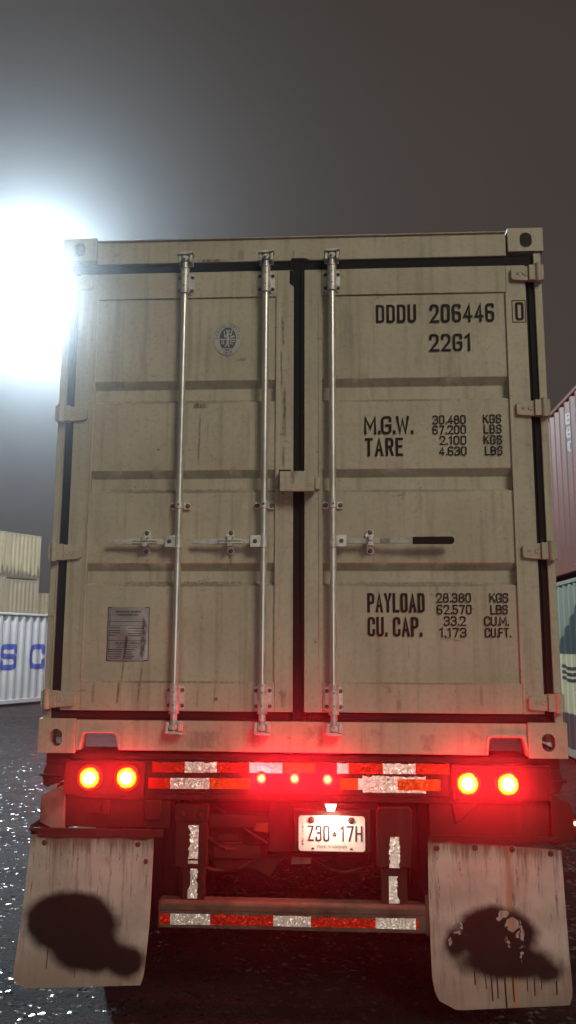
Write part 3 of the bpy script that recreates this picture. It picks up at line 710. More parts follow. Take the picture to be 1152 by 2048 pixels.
# locking bars
def bolt(mb, x, y, z, r=.0075, m=1): mb.lathe((x, y, z), (0, -1, 0), [(r*1.35, 0), (r*1.35, .002), (r, .0025), (r, .008), (r*.7, .0095)], 8, m)
YR = -.046
def lockbar(x, side, grip):
    bar = MB().cyl((x, YR, 1.30), (x, YR, 3.545), .0165, n=24).build('lock_rod', M['zinc'], C0)
    for top in (1, 0):                       # guide brackets
        zc = 3.472 if top else 1.398; h2 = .056
        mb = MB(); pl = [(x-.042, zc-h2+.01), (x-.032, zc-h2), (x+.032, zc-h2), (x+.042, zc-h2+.01), (x+.042, zc+h2-.01), (x+.032, zc+h2), (x-.032, zc+h2), (x-.042, zc+h2-.01)]
        mb.prism(pl, -.010, -.0042)
        mb.box(x-.024, x+.024, -.034, -.0102, zc-h2+.006, zc+h2-.006)
        mb.cyl((x, YR, zc-h2-.008), (x, YR, zc+h2+.008), .0225, n=24)
        mb.cyl((x, YR, zc-h2-.012), (x, YR, zc-h2-.0085), .0255, n=24); mb.cyl((x, YR, zc+h2+.0085), (x, YR, zc+h2+.012), .0255, n=24)
        for dx in (-.032, .032):
            for dz in (-.036, .036): bolt(mb, x+dx, -.010, zc+dz)
        for dz in (-.03, .03): mb.lathe((x, YR-.0223, zc+dz), (0, -1, 0), [(.004, 0), (.0035, .0006)], 10, 1)
        mb.build('guide_bracket', [M['zinc_dull'], M['bolt']], bar, .0015)
        # cam and its keeper on the frame
        zk = 3.590 if top else 1.268; s = 1 if top else -1
        mb = MB()
        mb.cyl((x, YR, zk-s*.055), (x, YR, zk-s*.012), .0145, n=16)
        mb.prism([(x-.017, zk-.014), (x+.010, zk-.016), (x+.019, zk-.004), (x+.017, zk+.012), (x-.006, zk+.015), (x-.019, zk+.006)], -.066, -.022)
        mb.prism([(x-.010, zk-.006), (x+.004, zk-.008), (x+.006, zk+.008), (x-.008, zk+.007)], -.080, -.0665)
        mb.build('cam', M['zinc_dull'], bar, .003)
        mb = MB()
        mb.prism([(x-.038, zk-.022), (x+.036, zk-.022), (x+.036, zk+.024), (x-.038, zk+.024)], -.012, -.0025)
        mb.prism([(x-.036, zk-.020), (x-.021, zk-.022), (x-.020, zk+.020), (x-.034, zk+.024)], -.062, -.0125)
        mb.prism([(x+.021, zk-.018), (x+.035, zk-.020), (x+.037, zk+.022), (x+.022, zk+.020)], -.062, -.0125)
        mb.prism([(x-.040, zk+s*.018), (x+.010, zk+s*.018), (x+.040, zk+s*.026), (x+.042, zk+s*.034), (x-.030, zk+s*.030)][::s], -.072, -.0130)
        mb.build('keeper', M['zinc_dull'], bar, .003)
    mb = MB(); zc = 2.317                    # mid strap
    mb.box(x-.047, x+.047, -.012, -.003+.006, zc-.017, zc+.017); mb.box(x-.02, x+.02, -.036, -.0122, zc-.015, zc+.015)
    mb.cyl((x, YR, zc-.02), (x, YR, zc+.02), .0215, n=24)
    for dx in (-.036, .036): bolt(mb, x+dx, -.012, zc, .009)
    mb.lathe((x, YR-.0214, zc), (0, -1, 0), [(.006, 0), (.005, .0008)], 10, 1)
    mb.build('mid_strap', [M['zinc_dull'], M['bolt']], bar, .0015)
    # handle hub, handle, catch
    zh = 2.137; s = side
    mb = MB(); a, b = sorted((x+s*.014, x+s*.064))
    mb.box(a, b, -.062, -.050, zh-.029, zh+.029); mb.box(a, b, -.0495, -.030, zh-.027, zh-.016); mb.box(a, b, -.0495, -.030, zh+.016, zh+.027)
    mb.cyl((x, YR, zh-.032), (x, YR, zh+.032), .0200, n=20)
    mb.lathe((x+s*.040, -.062, zh), (0, -1, 0), [(.010, 0), (.010, .005), (.007, .007)], 14, 1)
    mb.build('handle_hub', [M['zinc_dull'], M['bolt']], bar, .002)
    xc = x + s*(.163 if grip < 0 else .178)
    mb = MB()
    def flat(xa, xb, ya, yb, ha, hb):
        mb.add([(xa, ya-.005, zh-ha), (xb, yb-.005, zh-hb), (xb, yb-.005, zh+hb), (xa, ya-.005, zh+ha), (xa, ya+.005, zh-ha), (xb, yb+.005, zh-hb), (xb, yb+.005, zh+hb), (xa, ya+.005, zh+ha)],
               [(0, 1, 2, 3), (7, 6, 5, 4), (4, 5, 1, 0), (3, 2, 6, 7), (0, 3, 7, 4), (1, 5, 6, 2)])
    if grip < 0:
        flat(x+s*.050, xc-s*.06, -.046, -.044, .011, .013); flat(xc-s*.06, xc+s*.06, -.044, -.044, .013, .014); flat(xc+s*.06, xc+s*.185, -.044, -.038, .014, .009)
        for dz in (-.006, .0065): mb.box(min(xc-s*.058, xc+s*.058), max(xc-s*.058, xc+s*.058), -.056, -.0492, zh+dz-.0035, zh+dz+.0035)
    else:
        flat(x+s*.050, xc+s*.018, -.046, -.046, .0125, .0125); flat(xc+s*.018, xc+s*.045, -.046, -.046, .0125, .0125)
        flat(xc+s*.045, xc+s*.09, -.046, -.062, .0125, .0125); flat(xc+s*.09, xc+s*.21, -.062, -.062, .0125, .0125)
    mb.build('handle', M['handle'] if grip > 0 else M['zinc_dull'], bar, .0015)
    if grip > 0:
        mb = MB(); xa, xb = xc+s*.198, xc+s*.392
        P = [(xa, zh-.016), (xb-.014, zh-.017), (xb-.004, zh-.014), (xb, zh-.006), (xb, zh+.008), (xb-.004, zh+.015), (xb-.014, zh+.018), (xa, zh+.017)]
        mb.prism(P, -.074, -.050).build('grip', M['black_grip'], bar, .004)
    mb = MB(); n = 9; P = []
    for j in range(n): tt = math.pi*j/(n-1); P.append((xc+.0175*math.cos(tt), zh+.045+.0175*math.sin(tt)))
    for j in range(n): tt = math.pi+math.pi*j/(n-1); P.append((xc+.0175*math.cos(tt), zh-.042+.0175*math.sin(tt)))
    mb.prism(P, -.008, .0035)
    mb.box(xc-.012, xc+.012, -.068, -.0082, zh-.024, zh-.0155); mb.box(xc-.012, xc+.012, -.068, -.058, zh-.0155, zh-.004)
    mb.box(xc-.014, xc+.014, -.060, -.0082, zh+.016, zh+.024); mb.prism([(xc-.024, zh+.022), (xc-.006, zh+.022), (xc-.010, zh+.044), (xc-.022, zh+.040)], -.016, -.0083)
    mb.box(xc-.010, xc+.010, -.071, -.0605, zh+.002, zh+.022)
    bolt(mb, xc, -.008, zh+.047, .009); bolt(mb, xc, -.008, zh-.044, .009)
    mb.build('handle_catch', [M['zinc_dull'], M['bolt']], bar, .0015)
lockbar(-.580, -1, -1); lockbar(-.166, -1, -1); lockbar(.167, 1, 1)
# lock box over the seam
mb = MB().box(-.088, .078, -.098, -.080, 2.372, 2.470).box(-.088, -.072, -.0795, .0, 2.375, 2.467).box(.062, .078, -.0795, -.004, 2.375, 2.467)
mb.build('lock_box', tan_paint('tan_lock_box_paint', [(-.028, 2.40, 2.475, .012, .6, .1), (-.015, 2.44, 2.475, .02, .5, 0)], .3), C0, .003)
MB().prism([(-.094, 2.384), (-.0885, 2.384), (-.0885, 2.476), (-.035, 2.476), (-.035, 2.486), (-.094, 2.486)], -.060, -.0045).build('lock_box_rim', M['under'], C0, .002)
MB().box(-.082, -.034, -.020, -.0045, 2.331, 2.355).build('seal_tab', M['tan'], C0, .003)
MB().box(.080, .105, -.024, -.0045, 2.395, 2.455).build('lock_lug', M['tan'], C0, .004)
# writing on the right door
f = front(YP-.0040); B_ = .0128
def word(*a):
    m = MB(); text(m, *a); m.build('lettering', M['ink'], DR, smooth=False)
word('DDDU', .388, .590, 3.249, .096, B_, f); word('206446', .659, .978, 3.246, .097, B_, f); word('22G1', .652, .860, 3.094, .092, B_, f)
word('M.G.W.', .322, .570, 2.672, .092, B_, f, .33); word('TARE', .326, .512, 2.562, .092, B_, f)
for s_, a, b, z in (('30.480', .659, .820, 2.720), ('67.200', .657, .820, 2.669), ('2.100', .690, .820, 2.616), ('4.630', .686, .820, 2.562)): word(s_, a, b, z, .0450, .0062, f)
for s_, a, b, z in (('KGS', .904, .992, 2.722), ('LBS', .906, .992, 2.671), ('KGS', .904, .992, 2.617), ('LBS', .908, .992, 2.562)): word(s_, a, b, z, .0450, .0062, f)
word('PAYLOAD', .328, .600, 1.801, .092, B_, f, .33); word('CU. CAP.', .328, .590, 1.688, .092, B_, f, .33)
for s_, a, b, z in (('28.380', .655, .818, 1.848), ('62.570', .656, .820, 1.793), ('33.2', .688, .790, 1.739), ('1.173', .664, .792, 1.685)): word(s_, a, b, z, .0450, .0062, f)
for s_, a, b, z in (('KGS', .904, .992, 1.848), ('LBS', .907, .988, 1.793), ('CU.M.', .876, .994, 1.739), ('CU.FT.', .878, 1.002, 1.685)): word(s_, a, b, z, .0450, .0062, f, .33)
mb = MB(); f2 = front(YF-.0016)
text(mb, '0', 1.080, 1.122, 3.246, .097, B_, f2)
ribbon(mb, [Vector(q) for q in ((1.066, 3.238), (1.066, 3.352), (1.131, 3.352), (1.131, 3.238), (1.066, 3.238))], .0035, f2, 1)
mb.build('check_digit', M['ink'], DR, smooth=False)
# round classification sticker on the left door
ec, ez = -.362, 3.178
def oval(y, rx, rz, n=48): return MB().prism([(ec+rx*math.cos(2*math.pi*k/n), ez+rz*math.sin(2*math.pi*k/n)) for k in range(n)], y, YP+.002)
st = oval(YP-.0032, .0735, .0885).build('round_sticker', M['seal_paper'], DL, smooth=False)
k1 = MB(); n = 64
for rx, rz, w in ((.0700, .0850, .0014),):
    ribbon(k1, [Vector((ec+rx*math.cos(2*math.pi*k/n), ez+rz*math.sin(2*math.pi*k/n))) for k in range(n+1)], w, front(YP-.0036))
k1.prism([(ec+.0425*math.cos(2*math.pi*k/n), ez+.0615*math.sin(2*math.pi*k/n)) for k in range(n)], YP-.0038, YP-.0033)
def arc_text(mb, s, a0, a1, rx, rz, h, w):
    for i, ch in enumerate(s):
        a = R(a0 + (a1-a0)*i/max(1, len(s)-1)); cw, st_ = G[ch]
        ex = Vector((math.sin(a), -math.cos(a))) ; ez_ = Vector((math.cos(a), math.sin(a)))
        if a0 < a1: ex, ez_ = -ex, -ez_
        c = Vector((ec+rx*math.cos(a), ez+rz*math.sin(a)))
        for poly in st_:
            pts = rounded([(q[0]*cw*.55*h, q[1]*h, q[2] if len(q) > 2 else 0) for q in poly], .2*h)
            ribbon(mb, [c + ex*(q.x - .275*h*cw) + ez_*(q.y-.5*h) for q in pts], w, front(YP-.0035), i)
arc_text(k1, 'BUREAU VERITAS', 176, 4, .0565, .0735, .0135, .0020); arc_text(k1, '1828', 250, 290, .0565, .0735, .0125, .0020)
k1.build('printing', M['seal_dark'], DL, smooth=False)
k2 = MB(); fy = front(YP-.0042)
for i, (pl, w) in enumerate((([(-.040, -.002), (.036, -.002)], .006), ([(0, .034), (.001, .0), (.0, -.022)], .012), ([(0, .03), (-.016, .012), (-.018, .042)], .006), ([(.002, .028), (.016, .022), (.022, .048)], .006),
                    ([(0, -.020), (-.012, -.040)], .007), ([(.002, -.020), (.006, -.040)], .007), ([(-.020, -.052), (.018, -.052)], .006), ([(-.030, -.010), (-.030, -.026), (-.018, -.026)], .004), ([(-.022, -.008), (-.020, -.022)], .005),
                    ([(.016, -.008), (.014, -.026), (.030, -.028)], .004), ([(.020, -.014), (.034, -.014)], .006), ([(.018, .010), (.030, .014)], .010), ([(-.004, .044), (.006, .044)], .010), ([(-.012, .012), (.004, .010)], .006))):
    ribbon(k2, [Vector((ec+a, ez+b)) for a, b in pl], w, fy, i)
k2.build('emblem_figure', M['seal_paper'], DL, smooth=False)
# data plate on the left door
t = NT('stained_data_plate'); p = t.pos(); nz = t.noise(1, t.scaled(p, (55, 55, 10)), det=5, rough=.7); n1 = t.noise(9, det=5)
c = t.mix(t.step(n1, .3, .7), (.30, .295, .30), (.42, .41, .41))
c = t.mix(t.streaks([(-.838, 1.565, 1.705, .008, .85, .10), (-.752, 1.575, 1.775, .017, .8, .06), (-.914, 1.57, 1.82, .006, .5, 0)], nz), c, (.05, .04, .04))
t.pbr(c, .30, .45, t.bump(n1, .4, .01)); M['plate'] = t.mat
mb = MB(); nx, nz_ = 20, 24; vs = []; fs = []
for j in range(nz_+1):
    for i in range(nx+1):
        x = -.922 + .202*i/nx; z = 1.570+.254*j/nz_
        d = math.exp(-(((x+.836)/.035)**2 + ((z-1.705)/.03)**2)); b = .006*math.sin(math.pi*i/nx)
        vs.append((x, YP-.003-b-.007*d, z))
for j in range(nz_):
    for i in range(nx): a = j*(nx+1)+i; fs.append((a, a+1, a+nx+2, a+nx+1))
mb.add(vs, fs)
pl = mb.build('data_plate', M['plate'], DL)
def onplate(x, z, k):
    d = math.exp(-(((x+.836)/.035)**2 + ((z-1.705)/.03)**2)); b = .006*math.sin(math.pi*max(0, min(1, (x+.922)/.202)))
    return (x, YP-.0040-b-.007*d-.0002*k, z)
mb = MB()
text(mb, 'APPROVED FOR TRANSPORT', -.886, -.758, 1.798, .008, .0013, onplate); text(mb, 'UNDER CUSTOMS SEAL', -.874, -.772, 1.783, .008, .0013, onplate)
text(mb, 'CSC SAFETY APPROVAL', -.880, -.760, 1.648, .008, .0013, onplate)
rnd = random.Random(5)
def pl_line(a, b, z, w): ribbon(mb, [Vector((a+(b-a)*q/8, z)) for q in range(9)], w, onplate, int(z*1000))
pl_line(-.914, -.740, 1.755, .0018); pl_line(-.916, -.728, 1.735, .0012); pl_line(-.916, -.728, 1.664, .0016)
for z in (1.725, 1.712, 1.701, 1.690): pl_line(-.912, -.912+rnd.uniform(.03, .06), z, .0032); pl_line(-.815, -.815+rnd.uniform(.05, .075), z-.002, .0032)
for z in (1.640, 1.632): pl_line(-.876, -.770, z, .0014)
for z in (1.622, 1.611, 1.600, 1.590, 1.581): pl_line(-.916, -.916+rnd.uniform(.055, .07), z, .0028); pl_line(-.832, -.832+rnd.uniform(.03, .055), z, .0028)
for q in (('x'),):
    ribbon(mb, [Vector(v) for v in ((-.921, 1.571), (-.921, 1.823), (-.721, 1.823), (-.721, 1.571), (-.921, 1.571))], .003, onplate, 3)
mb.build('printing', M['ink'], pl, smooth=False)

# ------------------------------------------------------------------ trailer
T0 = empty('container_trailer', 'grimy container trailer chassis with lit red tail lamps and white mud flaps', 'trailer', (0, .6, 0))
def tp(mb, name, mat, bevel=.003, parent=None, **k): return mb.build(name, mat, parent or T0, bevel, **k)
# bolster with bent top lip, lamp panels
mb = MB().box(-1.055, 1.075, .016, .24, .930, 1.106).box(-1.08, 1.10, .03, .26, 1.1065, 1.1385)
tp(mb, 'rear_bolster', M['frame'], .006)
for a, b, r_ in ((-1.100, -.716, 0), (.704, 1.150, 1)):
    mb = MB().box(a, b, .001, .0155, .952, 1.106).box(a, b, -.010, .0152, 1.098, 1.1065)
    mb.box(a, a+.012, -.006, .001, .95, 1.098).box(b-.012, b, -.006, .001, .95, 1.098)
    tp(mb, 'lamp_panel', M['panel'])
tp(MB().box(-.700, .690, .004, .0155, .962, 1.108), 'tape_backing', M['panel'])
for sx in (-1, 1):    # twist locks under the castings
    x = sx*1.143
    mb = MB().box(x-.06, x+.06, .03, .16, 1.085, 1.1385).prism([(x-.07, .99), (x+.05*sx, .975), (x+.075, 1.03), (x+.06, 1.084), (x-.062, 1.084), (x-.078, 1.03)], .035, .15).cyl((x, .09, .90), (x, .09, .99), .022)
    mb.cyl((x-sx*.02, .02, 1.032), (x+sx*.085, .02, 1.036), .0065)
    tp(mb, 'twist_lock', M['under'], .005)
# tail lamps
def disc(name, x, z, r, mat, parent=None, sx=1., sz=1., dome=.016, y=0.):
    hold = MB().lathe((x, y, z), (0, -1, 0), [(r*1.20, -.004), (r*1.20, .006), (r*1.06, .012), (r*1.02, .008)], 36, 0, sx, sz)
    h = tp(hold, name, M['red_rim'], 0)
    le = MB().lathe((0, 0, 0), (0, -1, 0), [(r, .004), (r*.96, .011), (r*.75, dome), (r*.4, dome+.004), (r*.05, dome+.005)], 36, 0, sx, sz).build('lens', mat, h, local=True)
    le.location = Vector((x, y, z)) - T0.location
    return h
def glow(x, y, z, w, col, rad, name):
    l = bpy.data.lights.new(name, 'POINT'); o = bpy.data.objects.new(name, l); COL.objects.link(o)
    l.energy = w; l.color = col; l.shadow_soft_size = rad; o.location = (x, y, z); return o
for x, z in ((-.978, 1.029), (-.802, 1.031), (.775, 1.026), (.956, 1.025)):
    disc('tail_lamp', x, z, .0505, M['tail'])
    glow(x, -.040, z, 4.5 if x < 0 else 8, (1, .018, .03), .035, 'tail_lamp_glow')
for x, z in ((-.170, 1.036), (-.016, 1.037), (.136, 1.035)):
    disc('marker_lamp', x, z, .023, M['marker'], sz=1.1, dome=.012, y=.004)
    glow(x, -.022, z, 8, (1, .012, .03), .010, 'marker_lamp_glow')
# the lamps throw most of their light backwards, through the mist behind the trailer
for xs, w, z, y in (((-.978, -.802), 13, 1.03, -.03), ((.775, .956), 34, 1.025, -.03), ((-.170, -.016, .136), 38, 1.036, -.022)):
    for x in xs:
        l = bpy.data.lights.new('lamp_beam', 'SPOT'); o = bpy.data.objects.new('lamp_beam', l); COL.objects.link(o)
        l.energy = w; l.color = (1, .008, .016); l.spot_size = R(120); l.spot_blend = .8; l.shadow_soft_size = .03
        o.location = (x, y, z); o.rotation_euler = Vector((0, -1, .02)).to_track_quat('-Z', 'Y').to_euler()
# safety tape
def tape(y, z0, z1, cuts, cols, ragged=0, dz=0):
    mb = MB(); rnd = random.Random(int(cuts[0]*1000)); x0, x1 = cuts[0], cuts[-1]
    for (a, b), c in zip(zip(cuts, cuts[1:]), cols):
        n = max(3, int((b-a)/.012)); vs = []
        for i in range(n+1):
            x = a+(b-a)*i/n; s = dz*(x-x0)/(x1-x0)
            e = rnd.uniform(0, ragged) if 0 < i < n else 0
            vs += [(x, y, z0+s+e*.3), (x, y, z1+s-e)]
        mb.add(vs, [(2*i, 2*i+2, 2*i+3, 2*i+1) for i in range(n)], {'r': 0, 'w': 1, 'o': 2}[c])
    return tp(mb, 'reflective_tape', [M['tape_r'], M['tape_w'], M['tape_o']], 0, smooth=False)
tape(-.0006, 1.055, 1.105, [-.684, -.530, -.380, -.228], 'rwr', .007, .003)
tape(-.0006, 1.058, 1.108, [-.228, -.073], 'w', .004); tape(-.0006, 1.061, 1.109, [-.066, .080], 'o', .004)
tape(-.0020, .982, 1.031, [-.700, -.597, -.413, -.219], 'rwo', .0015, .005)
tape(-.0006, 1.060, 1.109, [.180, .233, .392, .541, .694], 'wrwr', .006, .003)
tape(-.0022, .990, 1.041, [.193, .276, .457, .652], 'owo', .0012, .0)
tape(-.0010, .978, 1.055, [.297, .586], 'w', .008)
# apron plates below the panels
mb = MB().box(-1.095, -.60, .03, .06, .80, .9515).box(-.72, -.64, .012, .03, .84, .93).box(-.92, -.88, .008, .03, .86, .925).prism([(-1.0, .86), (-.925, .86), (-.925, .91)], .022, .03)
tp(mb, 'apron_plate', M['under'], .004)
tp(MB().box(.60, 1.145, .03, .06, .79, .9515).prism([(.70, .95), (.85, .95), (.72, .84)], .018, .03), 'apron_plate', M['panel'], .004)
# licence plate holder and back plates
mb = MB(); rnd = random.Random(11)
pts = [(-.52, .935), (.55, .935)]; x = .55; low = []
while x > -.52: low.append((x, .60+rnd.uniform(-.035, .05) + (.05 if -.1 < x < .35 else 0))); x -= rnd.uniform(.03, .08)
mb.prism(pts + low + [(-.52, .62)], .12, .14)
mb.box(-.42, -.10, .07, .12, .80, .86).box(-.14, .40, .05, .12, .70, .925).box(-.40, -.18, .08, .12, .66, .72).box(.33, .40, .04, .12, .66, .90)
for q in range(9):
    x = rnd.uniform(-.45, .5); z = rnd.uniform(.62, .80); mb.box(x, x+rnd.uniform(.02, .11), .098, .12, z, z+rnd.uniform(.02, .06))
tp(mb, 'rear_cross_member', M['under'], .004)
hoses = []
for (xa, za, xb, zb, sag, y) in ((-.50, .80, -.05, .84, .12, .085), (-.40, .90, .30, .70, .10, .075), (.02, .69, .50, .80, .13, .09), (-.55, .70, -.20, .66, .08, .10)):
    P = [(xa+(xb-xa)*k/14, y + .015*math.sin(k), za+(zb-za)*k/14 - sag*math.sin(math.pi*k/14)) for k in range(15)]
    tp(MB().tube(P, .008, 8), 'air_hose', M['under'], 0)
tp(MB().prism([(-.21, .79), (-.08, .775), (-.06, .80), (-.07, .83), (-.20, .825)], .055, .068), 'torn_flap', M['rusty'], .003)
tp(MB().prism([(-.035, .645), (.055, .648), (.058, .676), (-.03, .680)], .06, .0695), 'rivet_label', M['bracket'], .001)
# licence plate
px0, px1, pz0, pz1 = .003, .306, .7195, .8740
def rrect(x0, x1, z0, z1, r, n=5):
    P = []
    for cx, cz, a in ((x1-r, z1-r, 0), (x0+r, z1-r, 90), (x0+r, z0+r, 180), (x1-r, z0+r, 270)):
        for j in range(n+1): P.append((cx+r*math.cos(R(a+90*j/n)), cz+r*math.sin(R(a+90*j/n))))
    return P
tp(MB().box(-.02, .33, .0005, .0495, .715, .90), 'plate_bracket', M['under'], .004)
t = NT('dirty_white_plate'); n1 = t.noise(14, det=6, rough=.7); n2 = t.noise(60, det=4)
c = t.mix(t.math('MULTIPLY', t.step(n1, .5, .72), .55), (.72, .69, .66), (.36, .30, .27)); c = t.mix(t.math('MULTIPLY', t.step(n2, .6, .75), .5), c, (.25, .2, .18))
t.pbr(c, .4); M['lp'] = t.mat
mb = MB().prism(rrect(px0, px1, pz0, pz1, .014), -.004, -.0005)
ribbon_pts = [Vector(q) for q in rrect(px0+.004, px1-.004, pz0+.004, pz1-.004, .011)]; ribbon_pts.append(ribbon_pts[0])
lp = tp(mb, 'licence_plate', M['lp'], .0008)
mb = MB(); fl_ = front(-.0052)
def tt(s, a, b, z, h, w, g=.42): text(mb, s, a, b, z, h, w, fl_, g)
tt('Z30', .045, .144, .764, .068, .0074); tt('17H', .190, .294, .764, .068, .0074)
tt('ONTARIO', .095, .222, .846, .018, .0022, .8); tt('YOURS TO DISCOVER', .085, .222, .736, .010, .0012)
for i, ch in enumerate('TRAILER'): tt(ch, .018, .026, .832-.0145*i, .010, .0018)
cx, cz = .166, .797
for i, pl_ in enumerate(([(-.009, -.010), (.009, -.010)], [(-.011, .002), (-.006, -.006), (.006, -.006), (.011, .002)], [(0, -.006), (0, .010)], [(-.004, .006), (.004, .006)], [(-.007, .0), (0, .003), (.007, .0)])):
    ribbon(mb, [Vector((cx+a, cz+b)) for a, b in pl_], .0028, fl_, i)
mb.build('lettering', simple('dark_blue_plate_ink', (.030, .018, .045), .5), lp, smooth=False)
for x in (.062, .243): MB().lathe((x, -.004, .856), (0, -1, 0), [(.015, 0), (.015, .004), (.008, .006), (.007, .010)], 14).build('plate_screw', M['rusty'], lp)
for x in (.068, .243): MB().box(x-.006, x+.006, -.0062, -.0041, .729, .735).build('plate_slot', M['void'], lp)
h = tp(MB().prism([(.118, .932), (.184, .932), (.170, .905), (.132, .905)], -.030, .0035), 'plate_lamp', M['under'], .003)
le = MB().prism([(-.026, .014), (.026, .014), (.016, -.016), (-.016, -.016)], -.0085, .0).build('lens', M['white_lens'], h, local=True)
le.location = Vector((.151, -.0305, .917)) - T0.location
pld = bpy.data.lights.new('plate_lamp_beam', 'SPOT'); plo = bpy.data.objects.new('plate_lamp_beam', pld); COL.objects.link(plo)
pld.energy = 3.8; pld.color = (1, .84, .62); pld.spot_size = R(165); pld.spot_blend = .6; pld.shadow_soft_size = .02
plo.location = (.152, -.062, .895); plo.rotation_euler = Vector((0, .42, -1)).to_track_quat('-Z', 'Y').to_euler()
# underride guard
for x0, dx, zt in ((-.571, .0, .911), (.360, .02, .918)):
    mb = MB().box(x0, x0+.156, -.008, .05, .842, zt) if x0 < 0 else MB().prism([(x0-.004, .655), (x0+.150, .655), (x0+.160, .90), (x0+.148, .918), (x0+.010, .918), (x0-.002, .90)], -.008, .05)
    mb.box(x0+.006, x0+.150, .0, .05, .640, .8415) if x0 < 0 else None
    if x0 < 0:
        for q in (.035, .115): bolt(mb, x0+q, -.008, .872, .010, 0)
    tp(mb, 'guard_bracket', M['under'], .006)
    a = -.532 if x0 < 0 else .376; b = -.430 if x0 < 0 else .494
    tp(MB().box(a, b, .006, .07, .496, .6535), 'guard_post', M['under'], .004)
def vtape(y, x0, x1, z0, z1, seed, rg=.014, side=0):
    rnd = random.Random(seed); n = 14; vs = []; e0 = e1 = 0
    for i in range(n+1):
        z = z0+(z1-z0)*i/n; e0 = max(0, min(rg, e0+rnd.uniform(-rg, rg)*.6)); e1 = max(0, min(rg, e1+rnd.uniform(-rg, rg)*.6))
        vs += [(x0+(e0 if side <= 0 else 0), y, z), (x1-(e1 if side >= 0 else 0), y, z)]
    tp(MB().add(vs, [(2*i, 2*i+1, 2*i+3, 2*i+2) for i in range(n)]), 'reflective_tape', M['tape_w'], 0, smooth=False)
vtape(-.0010, -.507, -.459, .676, .823, 1, .016, -1); vtape(-.0010, -.507, -.459, .655, .668, 2, .004); vtape(.0048, -.506, -.459, .503, .632, 3, .012)
vtape(-.0094, .413, .463, .720, .789, 4, .006); vtape(-.0094, .411, .463, .655, .718, 5, .006); vtape(.0048, .411, .461, .500, .616, 6, .014, 1)
mb = MB(); rad = .022; P = [(.07, .455), (.07, .495), (.012, .498)]
for j in range(7): a = R(90+90*j/6); P.append((.012+rad*math.cos(a), .476+rad*math.sin(a)))
P += [(-.010, .455)]
mb.prism(P, -.628, .572, 'x').box(-.628, .572, -.0085, .06, .380, .4545)
mb.box(-.634, -.6285, -.012, .075, .378, .497).box(.5725, .600, -.004, .08, .37, .54)
tp(mb, 'guard_bar', M['guard'], .004)
tape(-.0100, .394, .441, [-.627, -.579, -.397], 'rw', .002, .002); tape(-.0100, .396, .443, [-.397, -.110], 'r', .005, .001)
tape(-.0100, .397, .444, [-.110, .059], 'w', .004); tape(-.0100, .397, .443, [.059, .349], 'r', .007); tape(-.0100, .397, .444, [.349, .527, .540], 'wr', .003)
# side brackets and flaps
mb = MB().prism([(-1.098, .995), (-1.212, .945), (-1.214, .822), (-1.098, .770)], .012, .10)
tp(mb, 'side_bracket', M['bracket'], .004)
mb = MB().prism([(1.150, .985), (1.245, .935), (1.255, .78), (1.150, .755)], .012, .10)
sb = tp(mb, 'side_bracket', M['panel'], .004)
h = tp(MB().box(1.243, 1.262, .0, .06, .825, .875), 'side_marker_lamp', M['rusty'], .003)
le = MB().lathe((0, 0, 0), (0, -1, 0), [(.009, 0), (.008, .004), (.002, .006)], 14, 0, .7, 1.3).build('lens', M['amber'], h, local=True)
le.location = Vector((1.249, -.0005, .858)) - T0.location
def flap(P, mat, y, holes, name='mud_flap'):
    mb = MB(); n = 22; rows = []
    z0 = min(q[1] for q in P); z1 = max(q[1] for q in P)
    def edge(z):
        xs = []
        for (a, b), (c, d) in zip(P, P[1:]+P[:1]):
            if (b-z)*(d-z) <= 0 and abs(b-d) > 1e-9: xs.append(a+(c-a)*(z-b)/(d-b))
        return min(xs), max(xs)
    for j in range(n+1):
        z = z0+(z1-z0)*(1-(1-j/n)) ; zc = min(max(z, z0+.0005), z1-.0005); a, b = edge(zc)
        u = (z1-z)/(z1-z0)
        row = []
        for i in range(13):
            x = a+(b-a)*i/12; row.append((x, y - .05*u*u + .010*math.sin(4*x+7)*u, z))
        rows.append(row)
    vs = [v for r in rows for v in r] + [(v[0], v[1]+.009, v[2]) for r in rows for v in r]; K = len(rows)*13
    fs = []
    for j in range(n):
        for i in range(12):
            a = j*13+i; fs += [(a, a+1, a+14, a+13), (K+a+1, K+a, K+a+13, K+a+14)]
        a = j*13; fs += [(a+13, a, K+a, K+a+13)[::-1], (a+12, a+25, K+a+25, K+a+12)[::-1]]
    for i in range(12): fs += [(i+1, i, K+i, K+i+1), (n*13+i, n*13+i+1, K+n*13+i+1, K+n*13+i)]
    mb.add(vs, fs)
    o = tp(mb, name, mat, 0)
    for (x, z) in holes: MB().lathe((x, y+.001, z), (0, -1, 0), [(.013, 0), (.013, .003), (.008, .005), (.008, .011)], 10).build('flap_bolt', M['rusty'], o)
    return o
fa = flap([(-1.246, .765), (-.668, .765), (-.672, .40), (-.684, .20), (-.690, .165), (-.705, .140), (-.735, .128), (-1.23, .124), (-1.26, .130), (-1.280, .150), (-1.283, .18), (-1.262, .50)], M['flap_l'], .0, [(-1.18, .735), (-.74, .735), (-.70, .66)])
fa['label'] = 'white mud flap under the left lamps with a soft black paint blot'
fb = flap([(.590, .772), (1.184, .766), (1.188, .45), (1.192, .19), (1.186, .135), (1.160, .105), (1.130, .096), (.690, .090), (.640, .100), (.606, .135), (.592, .20), (.587, .5)], M['flap_r'], .0, [(.628, .742), (.80, .746), (.966, .742), (1.135, .727)])
fb['label'] = 'white mud flap under the right lamps with dripping black paint and scraped patches'
rnd = random.Random(2); P = [(-1.235, .803), (-.62, .803)]; x = -.62
while x > -1.25: P.append((x, .764+rnd.uniform(-.006, .006))); x -= .045
tp(MB().prism(P, -.014, -.004), 'flap_hanger', M['frame'], .002)
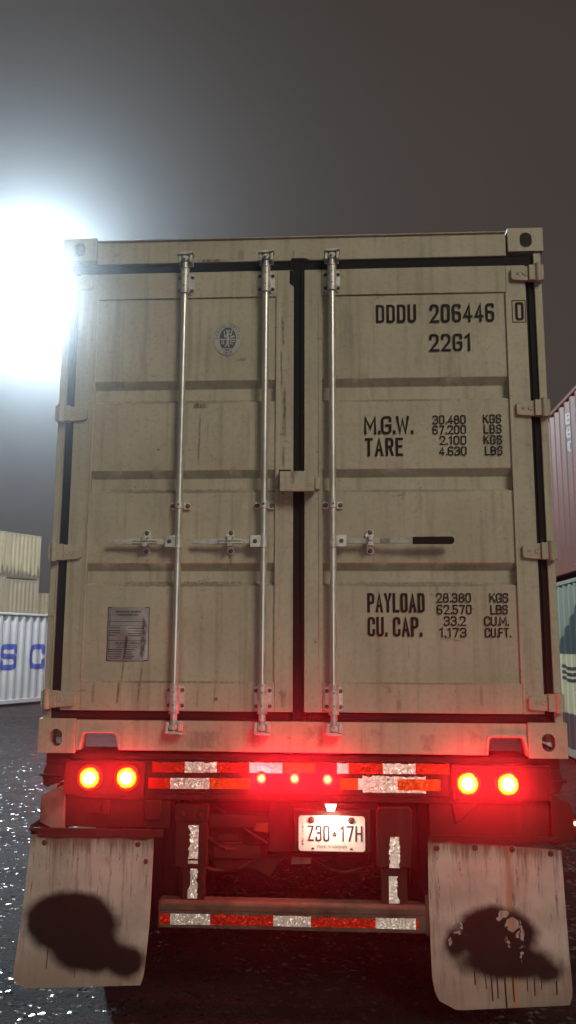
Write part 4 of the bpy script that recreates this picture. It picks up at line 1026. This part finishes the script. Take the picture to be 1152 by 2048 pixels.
P = [(.585, .80), (1.19, .80)]; x = 1.19
while x > .585: P.append((x, .768+rnd.uniform(-.006, .010))); x -= .045
tp(MB().prism(P, -.014, -.004), 'flap_hanger', M['panel'], .002)
tp(MB().tube([(-1.22, .02, .80), (-1.14, .0, .785), (-1.08, .02, .77)], .008).tube([(-1.265, .03, .79), (-1.20, .02, .765), (-1.10, .03, .76)], .008).prism([(-1.27, .80), (-1.20, .845), (-1.13, .80), (-1.15, .765), (-1.26, .76)], .04, .06), 'hanging_cable', M['under'], .002)
# frame, axles, wheels
for sx in (-1, 1):
    x = sx*.42; tp(MB().box(x-.06, x+.06, .245, 9.2, .82, 1.10), 'frame_rail', M['under'])
    tp(MB().box(x-.05, x+.05, 7.6, 7.72, .05, .82).box(x-.14, x+.14, 7.5, 7.82, .0, .05), 'landing_leg', M['under'])
mb = MB()
for y in (1.6, 3.2, 5.2, 7.0, 9.1): mb.box(-.36, .36, y, y+.1, .86, 1.04)
mb.box(-1.15, 1.15, 6.0, 6.2, 1.03, 1.1385)
tp(mb, 'frame_cross_members', M['under'])
M['tyre'] = simple('worn_tyre_rubber', (.016, .015, .014), .75, var=.4, scale=20, bump=.4)
for y in (1.15, 2.45):
    tp(MB().cyl((-1.1, y, .50), (1.1, y, .50), .065).box(-.45, -.35, y-.05, y+.05, .56, .82).box(.35, .45, y-.05, y+.05, .56, .82), 'axle', M['under'])
    for x in (-1.02, -.71, .71, 1.02):
        w = .125
        prof = [(.30, -w), (.46, -w), (.50, -w+.03), (.505, -.05), (.49, -.045), (.49, -.03), (.505, -.025), (.505, .025), (.49, .03), (.49, .045), (.505, .05), (.50, w-.03), (.46, w), (.30, w), (.27, w-.03), (.10, w-.06)]
        wh = MB().lathe((x, y, .505), (1, 0, 0), prof, 40).build('tyre', M['tyre'], T0)
        MB().cyl((x-.10, y, .505), (x+.10, y, .505), .27, n=28).build('rim', M['bracket'], wh)

# ------------------------------------------------------------------ the flash of the phone that took the picture (its glint is on the data plate and tape)
ph = glow(.172, -3.97, ZB+.535, 55, (1, .93, .84), .012, 'phone_flash')

# ------------------------------------------------------------------ night haze
t = NT('night_haze'); v = t.n('ShaderNodeVolumePrincipled')
v.inputs['Color'].default_value = (.93, .95, 1, 1); v.inputs['Density'].default_value = .009; v.inputs['Anisotropy'].default_value = .948
t.t.links.new(v.outputs[0], t.out.inputs['Volume'])
hz = MB().box(-92, 72, -27, 97, -1, 19).build('haze', t.mat, smooth=False)
structure(hz, 'stuff')
